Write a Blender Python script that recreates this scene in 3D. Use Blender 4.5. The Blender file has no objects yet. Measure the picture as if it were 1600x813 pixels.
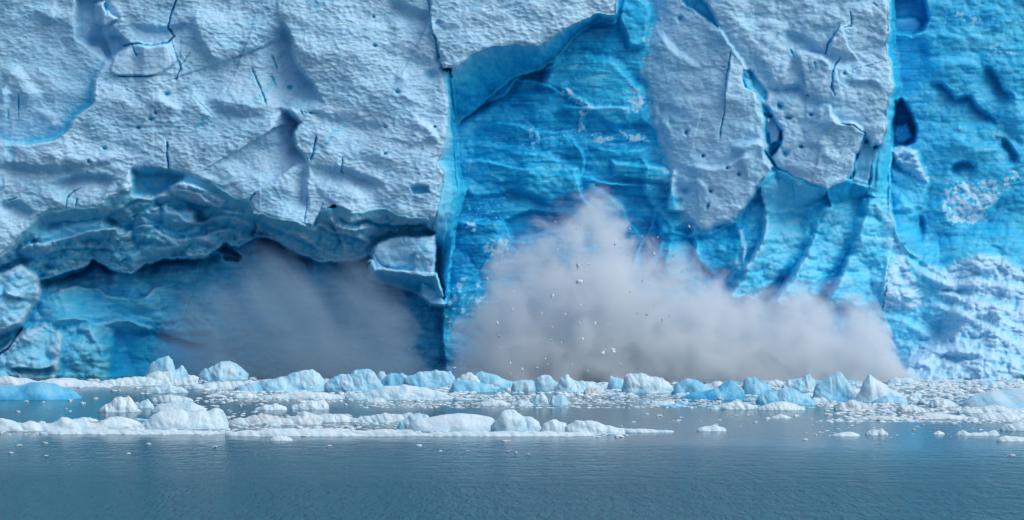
import bpy, math, random
import numpy as np
from mathutils import Vector

random.seed(7)
C = bpy.context.scene.collection
SC = bpy.context.scene

# ------------------------------------------------------------------ camera, sky, sun, exposure
F_PX = 4308.0          # focal length in photo pixels (photo 1600 x 813)
CAM_H = 10.0           # deck of a boat
HORIZ = 467.0          # horizon row in the photo
cam_d = bpy.data.cameras.new('camera')
cam = bpy.data.objects.new('camera', cam_d); C.objects.link(cam)
cam.location = (0, 0, CAM_H); cam.rotation_euler = (math.pi/2, 0, 0)
cam_d.sensor_width = 36.0
cam_d.lens = 36.0*F_PX/1600.0
cam_d.shift_y = (HORIZ-406.5)/1600.0
cam_d.clip_start = 1.0; cam_d.clip_end = 9000
SC.camera = cam

SUN_DIR = Vector((0.70, -0.42, 0.85)).normalized()
wd = bpy.data.worlds.new('World'); SC.world = wd; wd.use_nodes = True
nt = wd.node_tree
sky = nt.nodes.new('ShaderNodeTexSky'); sky.sky_type = 'NISHITA'; sky.sun_disc = False
sky.sun_elevation = math.asin(SUN_DIR.z); sky.sun_rotation = math.atan2(SUN_DIR.x, SUN_DIR.y)
sky.air_density = 1.0; sky.dust_density = 4.0; sky.ozone_density = 0.3
bg = nt.nodes['Background']; bg.inputs[1].default_value = 0.15
nt.links.new(sky.outputs[0], bg.inputs[0])
sl = bpy.data.lights.new('sun', 'SUN'); sl.energy = 1.0; sl.angle = math.radians(50); sl.color = (1.0, 0.98, 0.95)
so = bpy.data.objects.new('sun', sl); C.objects.link(so)
so.rotation_euler = SUN_DIR.to_track_quat('Z', 'Y').to_euler()
SC.view_settings.view_transform = 'Standard'; SC.view_settings.look = 'None'
SC.view_settings.gamma = 1.0; SC.view_settings.use_curve_mapping = False
SC.view_settings.exposure = 0.14
cy = SC.cycles
cy.use_denoising = True
cy.max_bounces = 12; cy.diffuse_bounces = 4; cy.glossy_bounces = 3; cy.volume_bounces = 7
cy.transparent_max_bounces = 8
cy.volume_step_rate = 0.65; cy.volume_max_steps = 96
cy.caustics_reflective = False; cy.caustics_refractive = False

# ------------------------------------------------------------------ numpy noise helpers
_rs = np.random.RandomState(11)
_perm = np.concatenate([_rs.permutation(4096)]*2).astype(np.int64)
_ang = _rs.rand(4096)*2*np.pi
_gx, _gy = np.cos(_ang), np.sin(_ang)
_r1, _r2, _r3, _r4 = (_rs.rand(4096) for _ in range(4))

def _h(ix, iy, s):
    return _perm[(_perm[(ix + s*131) & 4095] + iy) & 4095]

def noise(x, y, s=0):
    x0 = np.floor(x).astype(np.int64); y0 = np.floor(y).astype(np.int64)
    fx = x-x0; fy = y-y0
    u = fx*fx*fx*(fx*(fx*6-15)+10); v = fy*fy*fy*(fy*(fy*6-15)+10)
    def g(ix, iy, dx, dy):
        k = _h(ix, iy, s)
        return _gx[k]*dx+_gy[k]*dy
    a = g(x0, y0, fx, fy); b = g(x0+1, y0, fx-1, fy)
    c = g(x0, y0+1, fx, fy-1); d = g(x0+1, y0+1, fx-1, fy-1)
    return 1.5*((a*(1-u)+b*u)*(1-v)+(c*(1-u)+d*u)*v)

def fbm(x, y, s=0, o=4, g=0.5):
    r = 0; a = 1.0; t = 0
    for i in range(o):
        r = r + a*noise(x*2**i, y*2**i, s+i*7); t += a; a *= g
    return r/t

def ridged(x, y, s=0, o=3):
    r = 0; a = 1.0
    for i in range(o):
        r = r + a*(1-2*np.abs(noise(x*2**i, y*2**i, s+i*7))); a *= 0.5
    return r/1.75

def worley(x, y, s=0):
    x0 = np.floor(x).astype(np.int64); y0 = np.floor(y).astype(np.int64)
    best = np.full(np.shape(x), 9.0)
    for i in (-1, 0, 1):
        for j in (-1, 0, 1):
            k = _h(x0+i, y0+j, s)
            d = (x0+i+_r1[k]-x)**2+(y0+j+_r2[k]-y)**2
            best = np.minimum(best, d)
    return best            # squared distance: cups with sharp rims

def facets(x, y, s=0, tilt=0.9, sharp=1.1):
    x0 = np.floor(x).astype(np.int64); y0 = np.floor(y).astype(np.int64)
    best = np.full(np.shape(x), -9.0)
    for i in (-1, 0, 1):
        for j in (-1, 0, 1):
            k = _h(x0+i, y0+j, s)
            dx = x-(x0+i+_r1[k]); dy = y-(y0+j+_r2[k])
            v = _r3[k]*0.5+tilt*(_gx[k]*dx+_gy[k]*dy)*_r4[k]-sharp*(dx*dx+dy*dy)
            best = np.maximum(best, v)
    return best

def sstep(a, b, x):
    t = np.clip((x-a)/(b-a), 0, 1)
    return t*t*(3-2*t)

# ------------------------------------------------------------------ object helpers
def tag(o, label=None, cat=None, group=None, kind=None):
    if label: o['label'] = label
    if cat: o['category'] = cat
    if group: o['group'] = group
    if kind: o['kind'] = kind
    return o

def mesh_np(name, V, faces4, attrs, mat, parent=None, smooth=True):
    """V (n,3), faces4 (m,4) quads; attrs {name: (n,)}"""
    me = bpy.data.meshes.new(name)
    n, m = len(V), len(faces4)
    me.vertices.add(n); me.vertices.foreach_set('co', V.astype(np.float32).ravel())
    me.loops.add(m*4); me.loops.foreach_set('vertex_index', faces4.astype(np.int32).ravel())
    me.polygons.add(m); me.polygons.foreach_set('loop_start', np.arange(0, m*4, 4, dtype=np.int32))
    me.polygons.foreach_set('use_smooth', np.full(m, smooth, dtype=bool))
    me.update(calc_edges=True)
    for k, a in attrs.items():
        at = me.attributes.new(k, 'FLOAT', 'POINT'); at.data.foreach_set('value', a.astype(np.float32))
    me.materials.append(mat)
    o = bpy.data.objects.new(name, me); C.objects.link(o)
    if parent: o.parent = parent
    return o

# ------------------------------------------------------------------ materials
def new_mat(name):
    m = bpy.data.materials.new(name); m.use_nodes = True
    t = m.node_tree; b = t.nodes['Principled BSDF']
    return m, t, b

ICE_RAMP = [(0.0, (0.37, 0.62, 0.83)), (0.18, (0.25, 0.58, 0.82)), (0.40, (0.10, 0.55, 0.82)),
            (0.62, (0.020, 0.45, 0.76)), (0.82, (0.003, 0.35, 0.69)), (1.0, (0.001, 0.22, 0.50))]

def ice_material(name, bump_scale, bump_dist, rough=0.5, ramp=ICE_RAMP, scallop=False, sss=0.0, dirt_shade_col=(0.30, 0.28, 0.26)):
    m, t, b = new_mat(name)
    at = t.nodes.new('ShaderNodeAttribute'); at.attribute_name = 'blue'
    tc = t.nodes.new('ShaderNodeTexCoord')
    n1 = t.nodes.new('ShaderNodeTexNoise'); n1.inputs['Scale'].default_value = bump_scale; n1.inputs['Detail'].default_value = 5
    n2 = t.nodes.new('ShaderNodeTexNoise'); n2.inputs['Scale'].default_value = bump_scale*0.35; n2.inputs['Detail'].default_value = 6
    for n in (n1, n2): t.links.new(tc.outputs['Object'], n.inputs['Vector'])
    ma = t.nodes.new('ShaderNodeMath'); ma.operation = 'MULTIPLY_ADD'
    t.links.new(n2.outputs['Fac'], ma.inputs[0]); ma.inputs[1].default_value = 0.16
    ad = t.nodes.new('ShaderNodeMath'); ad.operation = 'ADD'; ad.inputs[1].default_value = -0.08
    t.links.new(at.outputs['Fac'], ad.inputs[0]); t.links.new(ad.outputs[0], ma.inputs[2])
    rp = t.nodes.new('ShaderNodeValToRGB')
    el = rp.color_ramp.elements
    while len(el) < len(ramp): el.new(0.5)
    for e, (p, c) in zip(el, ramp):
        e.position = p; e.color = (*c, 1)
    t.links.new(ma.outputs[0], rp.inputs[0])
    dt = t.nodes.new('ShaderNodeAttribute'); dt.attribute_name = 'dirt'  # carries dirt, and the shade painted on the cave ice
    mx = t.nodes.new('ShaderNodeMix'); mx.data_type = 'RGBA'
    t.links.new(dt.outputs['Fac'], mx.inputs['Factor'])
    t.links.new(rp.outputs[0], mx.inputs['A']); mx.inputs['B'].default_value = (*dirt_shade_col, 1)
    t.links.new(mx.outputs['Result'], b.inputs['Base Color'])
    b.inputs['Roughness'].default_value = rough
    b.inputs['IOR'].default_value = 1.31
    b.inputs['Subsurface Weight'].default_value = sss; b.inputs['Subsurface Radius'].default_value = (.25, .6, 1.0); b.inputs['Subsurface Scale'].default_value = .35
    bp = t.nodes.new('ShaderNodeBump'); bp.inputs['Strength'].default_value = 0.5; bp.inputs['Distance'].default_value = bump_dist
    t.links.new(n1.outputs['Fac'], bp.inputs['Height']); t.links.new(bp.outputs[0], b.inputs['Normal'])
    if scallop:
        # melt scallops: shallow lens shaped cups with sharp rims
        sc = t.nodes.new('ShaderNodeAttribute'); sc.attribute_name = 'scal'
        wn = t.nodes.new('ShaderNodeTexNoise'); wn.inputs['Scale'].default_value = .5; wn.inputs['Detail'].default_value = 3
        t.links.new(tc.outputs['Object'], wn.inputs['Vector'])
        wa = t.nodes.new('ShaderNodeVectorMath'); wa.operation = 'MULTIPLY_ADD'; wa.inputs[1].default_value = (.9, .9, .9)
        t.links.new(wn.outputs['Color'], wa.inputs[0]); t.links.new(tc.outputs['Object'], wa.inputs[2])
        mp = t.nodes.new('ShaderNodeMapping'); mp.inputs['Rotation'].default_value = (0, math.radians(12), 0); mp.inputs['Scale'].default_value = (1.35, .3, 2.4)
        t.links.new(wa.outputs[0], mp.inputs[0])
        vo = t.nodes.new('ShaderNodeTexVoronoi'); vo.inputs['Scale'].default_value = 1.0; t.links.new(mp.outputs[0], vo.inputs['Vector'])
        b2 = t.nodes.new('ShaderNodeBump'); b2.inputs['Distance'].default_value = .14
        t.links.new(sc.outputs['Fac'], b2.inputs['Strength']); t.links.new(vo.outputs['Distance'], b2.inputs['Height'])
        t.links.new(bp.outputs[0], b2.inputs['Normal']); t.links.new(b2.outputs[0], b.inputs['Normal'])
    return m

MAT_ICE = ice_material('glacier_ice', 1.6, 0.12, scallop=True, sss=0.6, dirt_shade_col=(.20, .29, .36))
MAT_FLOE = ice_material('floe_ice', 2.2, 0.20, 0.45,
    [(0.0, (0.59, 0.71, 0.79)), (0.18, (0.44, 0.64, 0.77)), (0.40, (0.22, 0.53, 0.74)),
     (0.62, (0.07, 0.39, 0.66)), (0.82, (0.02, 0.25, 0.52)), (1.0, (0.01, 0.14, 0.36))])

# ------------------------------------------------------------------ water
def build_water():
    m, t, b = new_mat('lake_water')
    b.inputs['Base Color'].default_value = (0.022, 0.085, 0.125, 1); b.inputs['Specular IOR Level'].default_value = 0.32
    b.inputs['Roughness'].default_value = 0.10; b.inputs['IOR'].default_value = 1.333
    tc = t.nodes.new('ShaderNodeTexCoord')
    prev = None
    def layer(sx, sy, detail, dist, strength):
        nonlocal prev
        mp = t.nodes.new('ShaderNodeMapping'); mp.inputs['Scale'].default_value = (sx, sy, 1)
        n = t.nodes.new('ShaderNodeTexNoise'); n.inputs['Scale'].default_value = 1; n.inputs['Detail'].default_value = detail
        t.links.new(tc.outputs['Object'], mp.inputs[0]); t.links.new(mp.outputs[0], n.inputs['Vector'])
        bp = t.nodes.new('ShaderNodeBump'); bp.inputs['Distance'].default_value = dist
        if isinstance(strength, float): bp.inputs['Strength'].default_value = strength
        else: t.links.new(strength, bp.inputs['Strength'])
        t.links.new(n.outputs['Fac'], bp.inputs['Height'])
        if prev: t.links.new(prev, bp.inputs['Normal'])
        prev = bp.outputs[0]
    # the breeze ruffles the open water towards the boat; the ice belt keeps the far water calm
    sp = t.nodes.new('ShaderNodeSeparateXYZ'); t.links.new(tc.outputs['Object'], sp.inputs[0])
    wn = t.nodes.new('ShaderNodeTexNoise'); wn.inputs['Scale'].default_value = 0.03; t.links.new(tc.outputs['Object'], wn.inputs['Vector'])
    aa = t.nodes.new('ShaderNodeMath'); aa.operation = 'MULTIPLY_ADD'; aa.inputs[1].default_value = 40
    t.links.new(wn.outputs['Fac'], aa.inputs[0]); t.links.new(sp.outputs['Y'], aa.inputs[2])
    mr = t.nodes.new('ShaderNodeMapRange'); mr.inputs['From Min'].default_value = 170; mr.inputs['From Max'].default_value = 212
    mr.inputs['To Min'].default_value = 1.0; mr.inputs['To Max'].default_value = 0.10
    t.links.new(aa.outputs[0], mr.inputs['Value'])
    layer(0.35, 0.5, 3, 0.30, mr.outputs[0])
    layer(4.0, 0.8, 2, 0.20, mr.outputs[0])
    layer(1.3, 0.35, 2, 0.25, mr.outputs[0])
    t.links.new(prev, b.inputs['Normal'])
    # silt hangs in the melt water: part of what one sees is its own dull teal body
    df = t.nodes.new('ShaderNodeBsdfDiffuse'); df.inputs['Color'].default_value = (0.024, 0.112, 0.172, 1); t.links.new(prev, df.inputs['Normal'])
    ms = t.nodes.new('ShaderNodeMixShader'); mf = t.nodes.new('ShaderNodeMapRange')
    mf.inputs['From Min'].default_value = 165; mf.inputs['From Max'].default_value = 215; mf.inputs['To Min'].default_value = .66; mf.inputs['To Max'].default_value = .28
    t.links.new(aa.outputs[0], mf.inputs['Value']); t.links.new(mf.outputs[0], ms.inputs[0])
    t.links.new(b.outputs[0], ms.inputs[1]); t.links.new(df.outputs[0], ms.inputs[2])
    t.links.new(ms.outputs[0], t.nodes['Material Output'].inputs['Surface'])
    s = 3000
    V = np.array([(-s, -200, 0), (s, -200, 0), (s, s, 0), (-s, s, 0)], float)
    o = mesh_np('water', V, np.array([[0, 1, 2, 3]]), {}, m)
    tag(o, 'calm blue grey glacial lake with fine ripples', 'lake', None, 'structure')
build_water()

# ------------------------------------------------------------------ glacier: one relief in photo pixels, cut into parts
D0 = 352.0
def unproject(px, py, d):
    return np.stack([(px-800.0)*d/F_PX, d+0*px, CAM_H+(HORIZ-py)*d/F_PX], -1)

ST = 1.35
gx = np.concatenate([np.arange(-700, -20, 14), np.arange(-20, 1620, ST), np.arange(1620, 2300, 14)])
gy = np.concatenate([np.arange(-330, -12, 8), np.arange(-12, 624, ST)])
XX, YY = np.meshgrid(gx, gy)
WX = XX+5.0*fbm(XX/55, YY/55, 1, 4)+2.2*fbm(XX/13, YY/13, 3, 3)
WY = YY+5.0*fbm(XX/55, YY/55, 2, 4)+2.2*fbm(XX/13, YY/13, 4, 3)
SHP = XX.shape
P = np.zeros(SHP); BL = np.full(SHP, 0.8); DI = np.zeros(SHP)
SCAL = np.zeros(SHP); STRA = np.ones(SHP); FAC = np.zeros(SHP); LUMP = np.zeros(SHP); SNOW = np.zeros(SHP)
PART = np.zeros(SHP, int)

def win(pts, mar):
    p = np.array(pts, float)
    c0, c1 = np.searchsorted(gx, [p[:, 0].min()-mar, p[:, 0].max()+mar])
    r0, r1 = np.searchsorted(gy, [p[:, 1].min()-mar, p[:, 1].max()+mar])
    return slice(max(r0-1, 0), r1+1), slice(max(c0-1, 0), c1+1)

def seg_dist(x, y, a, b):
    ax, ay = a; bx, by = b
    dx, dy = bx-ax, by-ay
    L = dx*dx+dy*dy+1e-9
    t = np.clip(((x-ax)*dx+(y-ay)*dy)/L, 0, 1)
    ex, ey = x-ax-t*dx, y-ay-t*dy
    return np.sqrt(ex*ex+ey*ey), t, (dx*(y-ay)-dy*(x-ax))/math.sqrt(L)

def line_dist(x, y, pts):
    """distance, signed perpendicular (positive on the right-hand side going along the line in image space), and 0..1 along"""
    best = np.full(x.shape, 1e9); sg = np.zeros(x.shape); al = np.zeros(x.shape)
    ls = [math.dist(pts[i], pts[i+1]) for i in range(len(pts)-1)]; T = sum(ls); acc = 0
    for i in range(len(pts)-1):
        d, t, s = seg_dist(x, y, pts[i], pts[i+1])
        better = (d < best-1e-6) | ((np.abs(d-best) < 1e-6) & (np.abs(s) > np.abs(sg)))
        best = np.where(better, d, best); sg = np.where(better, s, sg); al = np.where(better, (acc+t*ls[i])/T, al)
        acc += ls[i]
    return best, sg, al

def poly_sdf(x, y, pts):
    n = len(pts)
    best = np.full(x.shape, 1e9); ins = np.zeros(x.shape, bool)
    for i in range(n):
        a, b = pts[i], pts[(i+1) % n]
        d, t, s = seg_dist(x, y, a, b)
        best = np.minimum(best, d)
        if a[1] != b[1]:
            cond = ((a[1] > y) != (b[1] > y)) & (x < (b[0]-a[0])*(y-a[1])/(b[1]-a[1])+a[0])
            ins ^= cond
    return np.where(ins, best, -best)

def put(sl, m, arr, val):
    arr[sl] = arr[sl]*(1-m)+val*m

SNOWCB = 13.0
def region(pts, part, p, blue, sc=0.0, st=0.0, fa=0.0, lu=0.0, bevel=2.5, cb=2.0, rnd=None, add=False, dirt=0.0, snow=0.0, fray=0.0):
    """p: number, or (p0, cx, cy, gx, gy) a tilted plane in metres per 100 px"""
    sl = win(pts, 25)
    x, y = WX[sl], WY[sl]
    s = poly_sdf(x, y, pts)
    sp_ = s
    if fray:                  # the crust ends raggedly; the relief under it is smoother
        sp_ = s+.6*fray*fbm(XX[sl]/34, YY[sl]/26, 101, 2)*2.2; s = s+fray*(fbm(XX[sl]/24, YY[sl]/18, 101, 5, .6)*2.2)
    m = sstep(-bevel, bevel, sp_); mc = sstep(-cb, cb, s)
    if isinstance(p, tuple): pv = p[0]+p[3]*(x-p[1])/100+p[4]*(y-p[2])/100
    else: pv = p
    if rnd: pv = pv-rnd[0]*np.exp(-np.maximum(s, 0)/rnd[1])
    if add: P[sl] += m*pv
    else: put(sl, m, P, pv)
    if blue is not None: put(sl, mc, BL, blue)
    for a, v in ((SCAL, sc), (STRA, st), (FAC, fa), (LUMP, lu), (DI, dirt)): put(sl, mc, a, v)
    put(sl, sstep(-8, SNOWCB-8, s) if snow else mc, SNOW, snow)
    if part: PART[sl] = np.where(s > 0, part, PART[sl])

def sample_line(A, B, off=12.0):
    """relief just outside line A on the side away from line B"""
    A = np.array(A, float); Bc = np.array(B, float)
    L = np.concatenate([[0], np.cumsum(np.hypot(*np.diff(A, axis=0).T))])
    tt = np.linspace(0, 1, 80)
    ax = np.interp(tt*L[-1], L, A[:, 0]); ay = np.interp(tt*L[-1], L, A[:, 1])
    out = []
    for x, y in zip(ax, ay):
        bx, by, bd = 0, 0, 1e9
        for i in range(len(Bc)-1):
            t = np.clip(((x-Bc[i, 0])*(Bc[i+1, 0]-Bc[i, 0])+(y-Bc[i, 1])*(Bc[i+1, 1]-Bc[i, 1]))/(((Bc[i+1]-Bc[i])**2).sum()+1e-9), 0, 1)
            qx, qy = Bc[i]+t*(Bc[i+1]-Bc[i]); d = math.hypot(qx-x, qy-y)
            if d < bd: bd, bx, by = d, qx, qy
        bd = max(bd, 1e-3)
        c = np.clip(np.searchsorted(gx, x-(bx-x)/bd*off), 0, len(gx)-1); r = np.clip(np.searchsorted(gy, y-(by-y)/bd*off), 0, len(gy)-1)
        out.append(P[r, c])
    out = np.array(out)
    k = np.ones(7)/7
    return tt, np.convolve(np.pad(out, 3, 'edge'), k, 'valid')

def loft(A, pa, B, pb, part, blue, blue2=None, curve=1.0, bevel=1.5, pm=(-5, -3), **k):
    """surface stretched between two lines; pa, pb numbers or (start, end) pairs along the line"""
    pts = list(A)+list(B)[::-1]
    sl = win(pts, 60)
    x, y = WX[sl], WY[sl]
    s = poly_sdf(x, y, pts)
    da, _, la = line_dist(x, y, A); db, _, lb = line_dist(x, y, B)
    onab = np.minimum(da, db) <= np.abs(s)+.3
    da = np.where((s < 0) & (da < db), 0, da); db = np.where((s < 0) & (db < da), 0, db)
    t = da/(da+db+1e-6)
    t = t**curve
    if pa == 'auto':
        al_, pv_ = sample_line(A, B); pa_arr = np.interp(la, al_, pv_)-0.15
    fa_ = pa_arr if isinstance(pa, str) else pa if not isinstance(pa, tuple) else pa[0]+(pa[1]-pa[0])*la
    if isinstance(pb, list): fb_ = np.interp(lb, np.linspace(0, 1, len(pb)), pb)
    else: fb_ = pb if not isinstance(pb, tuple) else pb[0]+(pb[1]-pb[0])*lb
    pv = fa_*(1-t)+fb_*t
    m = sstep(-bevel, bevel, s)
    put(sl, np.where((s < 0) & ~onab, sstep(-1.5, .8, s), sstep(*pm, s)), P, pv)
    if blue2 is None: blue2 = blue
    put(sl, m, BL, blue*(1-t)+blue2*t)
    for a, kk in ((SCAL, 'sc'), (STRA, 'st'), (FAC, 'fa'), (LUMP, 'lu'), (SNOW, 'snow')): put(sl, m, a, k.get(kk, 0.0)*(sstep(0.0, .35, t) if kk == 'fa' else 1.0))
    put(sl, m, DI, k.get('dirt', 0.0))
    if part: PART[sl] = np.where(s > 0, part, PART[sl])

def smooth(pts, n=5):
    p = np.array([pts[0]]+list(pts)+[pts[-1]], float); out = []
    for i in range(1, len(p)-2):
        for t in np.linspace(0, 1, n, endpoint=False):
            a, b, c, d = p[i-1], p[i], p[i+1], p[i+2]
            out.append(0.5*(2*b+(c-a)*t+(2*a-5*b+4*c-d)*t*t+(3*b-a-3*c+d)*t**3))
    out.append(p[-2])
    return [tuple(q) for q in out]

SOFT = 1.0
def ledge(pts, amp, width, bevel=2.0, side=1, taper=0.22, blue=0.0):
    """raises the side of a line: sharp at the line, fading with distance from it"""
    pts = smooth(pts); taper = max(taper, .3) if SOFT > 1 else taper
    sl = win(pts, width*4.2)
    x, y = WX[sl], WY[sl]
    d, sg, al = line_dist(x, y, pts)
    s = np.where(sg*side >= 0, d, -d)
    bevel = bevel*SOFT; width = width*(1+.25*(SOFT-1))
    e = sstep(0, taper, al)*sstep(0, taper, 1-al)
    f = sstep(-bevel, bevel, s)*np.exp(-np.maximum(s, 0)/width)*e
    P[sl] += 1.45*amp*f
    if blue:
        g = np.exp(-np.maximum(-s, 0)/(width*0.35))*(s < 1)*e
        BL[sl] = BL[sl]+blue*g

def crack(pts, w, depth, blue=0.5, taper=0.15):
    sl = win(pts, w*5+6)
    x, y = WX[sl]+0.3*(XX[sl]-WX[sl]), WY[sl]
    d, _, al = line_dist(x, y, pts)
    ww = w*(0.35+0.65*sstep(0, taper, al)*sstep(0, taper, 1-al))*(0.8+0.5*fbm(XX[sl]/9, YY[sl]/9, 31, 2))
    m = 1-sstep(0.35, 1.15, d/np.maximum(ww, 0.3))
    P[sl] -= 0.40*depth*m
    BL[sl] += (blue+0.1-BL[sl]*0.2)*m*(BL[sl] < 0.8)

def pit(x0, y0, rx, ry, depth, ang=0.0, blue=0.25, shape=1.0):
    sl = win([(x0-rx, y0-ry), (x0+rx, y0+ry)], 3*max(rx, ry))
    x, y = WX[sl]-x0, WY[sl]-y0
    c, s = math.cos(ang), math.sin(ang)
    q = np.sqrt(((x*c+y*s)/rx)**2+((-x*s+y*c)/ry)**2)
    m = np.exp(-(q**2)*shape)
    P[sl] -= depth*m
    BL[sl] += blue*m

# --- parts
(CENTRE, CEIL, LFACE, LSIDE, ROOF, CAVE, HANG, BOULD, RIB, RBLOCK, FAN, FARW, HOLE, CONE, PANEL) = range(1, 16)
PART[:] = CENTRE
# far right blue wall
region([(1380, -400), (2400, -400), (2400, 700), (1380, 700)], FARW, (-2.0, 1490, 300, 0.6, 0.9), 0.65, st=0.75, fa=0.4, bevel=1, dirt=.09)
# centre hollow
region([(690, -400), (1120, -400), (1120, 700), (640, 700)], CENTRE, (0.0, 880, 300, 0.5, 0.4), 0.84, st=1.0, fa=0.35, bevel=1)
# recesses and pale shelves on the blue centre wall
region([(705, 225), (760, 220), (800, 232), (855, 240), (900, 262), (905, 300), (860, 315), (800, 300), (740, 310), (712, 290)], 0, 0.9, 0.72, st=1, fa=0.5, add=True, bevel=6, cb=8)
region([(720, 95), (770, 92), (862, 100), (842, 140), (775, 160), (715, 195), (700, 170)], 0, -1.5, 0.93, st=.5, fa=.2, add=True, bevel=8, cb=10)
region([(862, 95), (915, 85), (960, 95), (1000, 140), (1010, 190), (960, 200), (890, 150), (850, 130)], 0, 0.8, 0.62, st=1, fa=.3, add=True, bevel=7, cb=8)
region([(965, -30), (1010, -30), (1020, 25), (1008, 70), (985, 75), (970, 40)], 0, 1.6, 0.58, st=.5, fa=.4, add=True, bevel=6, cb=7)
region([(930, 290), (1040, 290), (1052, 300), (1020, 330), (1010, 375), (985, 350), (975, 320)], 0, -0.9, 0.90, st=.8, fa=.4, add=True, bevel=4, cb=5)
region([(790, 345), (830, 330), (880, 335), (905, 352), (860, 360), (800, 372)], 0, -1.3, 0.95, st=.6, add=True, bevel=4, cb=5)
region([(955, 252), (1040, 262), (1062, 282), (1040, 288), (960, 275)], 0, 0.9, 0.62, st=1, fa=.3, add=True, bevel=4, cb=6)
region([(1005, 250), (1045, 268), (1070, 300), (1072, 350), (1050, 360), (1005, 305)], 0, 0.7, 0.60, st=1, fa=.5, add=True, bevel=5, cb=6)
for q in ([(712, 340), (740, 350), (790, 345)], [(705, 245), (760, 252), (800, 262), (850, 262)], [(900, 270), (950, 285), (1040, 292)],
          [(735, 200), (790, 190), (840, 205), (905, 200)], [(870, 160), (930, 168), (1000, 165)], [(920, 225), (960, 235), (1020, 232)],
          [(880, 200), (915, 245), (905, 300), (930, 330)], [(800, 120), (850, 130), (880, 150)]):
    ledge(q, 0.9, 26, 2.5, side=1)
ledge([(712, 190), (745, 166), (790, 150), (812, 120), (862, 108), (885, 80)], 1.2, 28, 2, side=-1)

# cave back wall
region([(-800, 380), (380, 370), (690, 380), (690, 480), (700, 700), (-800, 700)], CAVE, (-4.0, 200, 500, -0.2, 1.2), 0.60, st=.8, fa=.85, bevel=1, dirt=.14)  # grey tint puts the cave's shade into the wall colour
# arch roof of broken shells
LIP_W = [(-800, 560), (-250, 480), (0, 402), (22, 380), (42, 358), (60, 340), (78, 331), (100, 328), (155, 327), (172, 312), (190, 306), (203, 290), (206, 268), (225, 264), (285, 268), (320, 282), (345, 298), (368, 313), (390, 316), (400, 332)]
BOT_W = [(-800, 600), (-250, 500), (0, 425), (28, 412), (55, 435), (90, 425), (130, 415), (145, 402), (160, 410), (185, 423), (205, 425), (225, 412), (260, 403), (320, 398), (340, 385), (346, 376), (372, 384), (400, 366)]
LIP_E = [(400, 332), (420, 338), (440, 345), (470, 352), (493, 358), (503, 330), (526, 327), (550, 335), (570, 331), (590, 327), (606, 328), (622, 338), (650, 342), (684, 344)]
BOT_E = [(400, 366), (430, 372), (470, 395), (500, 407), (530, 405), (560, 402), (578, 396), (586, 380), (610, 369), (684, 366)]
# dark slots of the cave's top
for q in ([(60, 440), (100, 432), (135, 420), (147, 405), (165, 418), (185, 428)], [(208, 428), (228, 416), (262, 408), (320, 403), (345, 396)], [(338, 392), (350, 386), (372, 396), (372, 406), (345, 404)], [(398, 372), (430, 378), (468, 402), (495, 410)]):
    ledge(q, -2.6, 12, 2.5, side=1, taper=.1)
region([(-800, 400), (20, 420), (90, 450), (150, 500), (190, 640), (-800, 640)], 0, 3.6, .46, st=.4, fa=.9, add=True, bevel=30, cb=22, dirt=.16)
# ledges on the cave's back wall
ledge([(60, 470), (105, 450), (150, 450), (170, 462), (220, 465), (245, 448), (268, 455)], 1.3, 24, 2, side=1)
ledge([(66, 510), (110, 495), (160, 505), (200, 500), (262, 525)], 1.0, 20, 3, side=1)
ledge([(125, 515), (140, 530), (152, 548), (160, 560)], 1.2, 14, 2, side=-1)
ledge([(255, 510), (262, 525), (300, 535), (330, 540)], -1.4, 20, 2, side=1)
crack([(315, 410), (305, 445), (290, 490), (275, 520)], 1.2, .6, .2)
region([(65, 470), (130, 462), (180, 470), (240, 470), (262, 500), (200, 512), (120, 500), (80, 505)], 0, 0.5, 0.46, st=.8, fa=.3, add=True, bevel=10, cb=12)
region([(180, 520), (330, 520), (330, 600), (170, 600)], 0, -1.0, 0.75, st=.5, fa=.4, add=True, bevel=8, cb=10)

# left weathered mass
SOFT = 2.3
L1 = [(-800, -400), (540, -400), (545, 160), (540, 250), (530, 315), (505, 330), (493, 358), (470, 352), (440, 345), (420, 338), (400, 332)] + LIP_W[:-1][::-1]
region(L1, LFACE, (6.3, 300, 150, 0.45, 0.9), 0.05, sc=1, bevel=2.5, cb=5, rnd=(0.25, 9), dirt=.05)
# upper left gully behind the ridge
region([(-800, -400), (150, -400), (150, -20), (160, 40), (175, 95), (165, 97), (147, 124), (143, 160), (120, 180), (105, 204), (85, 219), (40, 225), (0, 222), (-800, 240)], 0, (-2.0, 60, 100, 0.2, -1.0), 0.07, sc=.8, add=True, bevel=4, cb=6, dirt=.06)
ledge([(165, 97), (147, 124), (143, 160), (120, 180), (105, 204), (85, 219), (40, 225), (0, 222)], 0.9, 22, 2, side=-1, blue=.5, taper=.05)
# block with the blue cracks
ledge([(205, 71), (235, 69), (262, 66), (272, 60)], 1.3, 30, 2, side=1)
region([(172, 104), (182, 84), (204, 79), (207, 71), (264, 66), (272, 62), (277, 95), (265, 106), (238, 117), (182, 120), (171, 114)], 0, 0.7, 0.0, sc=.5, add=True, bevel=2)
region([(120, 0), (160, -5), (182, 30), (168, 42), (188, 62), (200, 72), (178, 88), (165, 90), (140, 70), (122, 60)], 0, -1.4, 0.10, sc=.4, fa=.4, add=True, bevel=7, cb=5)
region([(150, 5), (163, 2), (165, 15), (182, 30), (165, 40), (148, 35)], 0, 1.8, 0.04, sc=.5, add=True, bevel=3)
ledge([(130, 62), (160, 75), (172, 100)], -1.3, 18, 2, side=-1)
ledge([(190, 35), (215, 42), (262, 45), (285, 40), (310, 50)], -1.0, 20, 3, side=1)
ledge([(165, 55), (188, 62), (205, 70)], -0.9, 12, 2, side=1)
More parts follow.
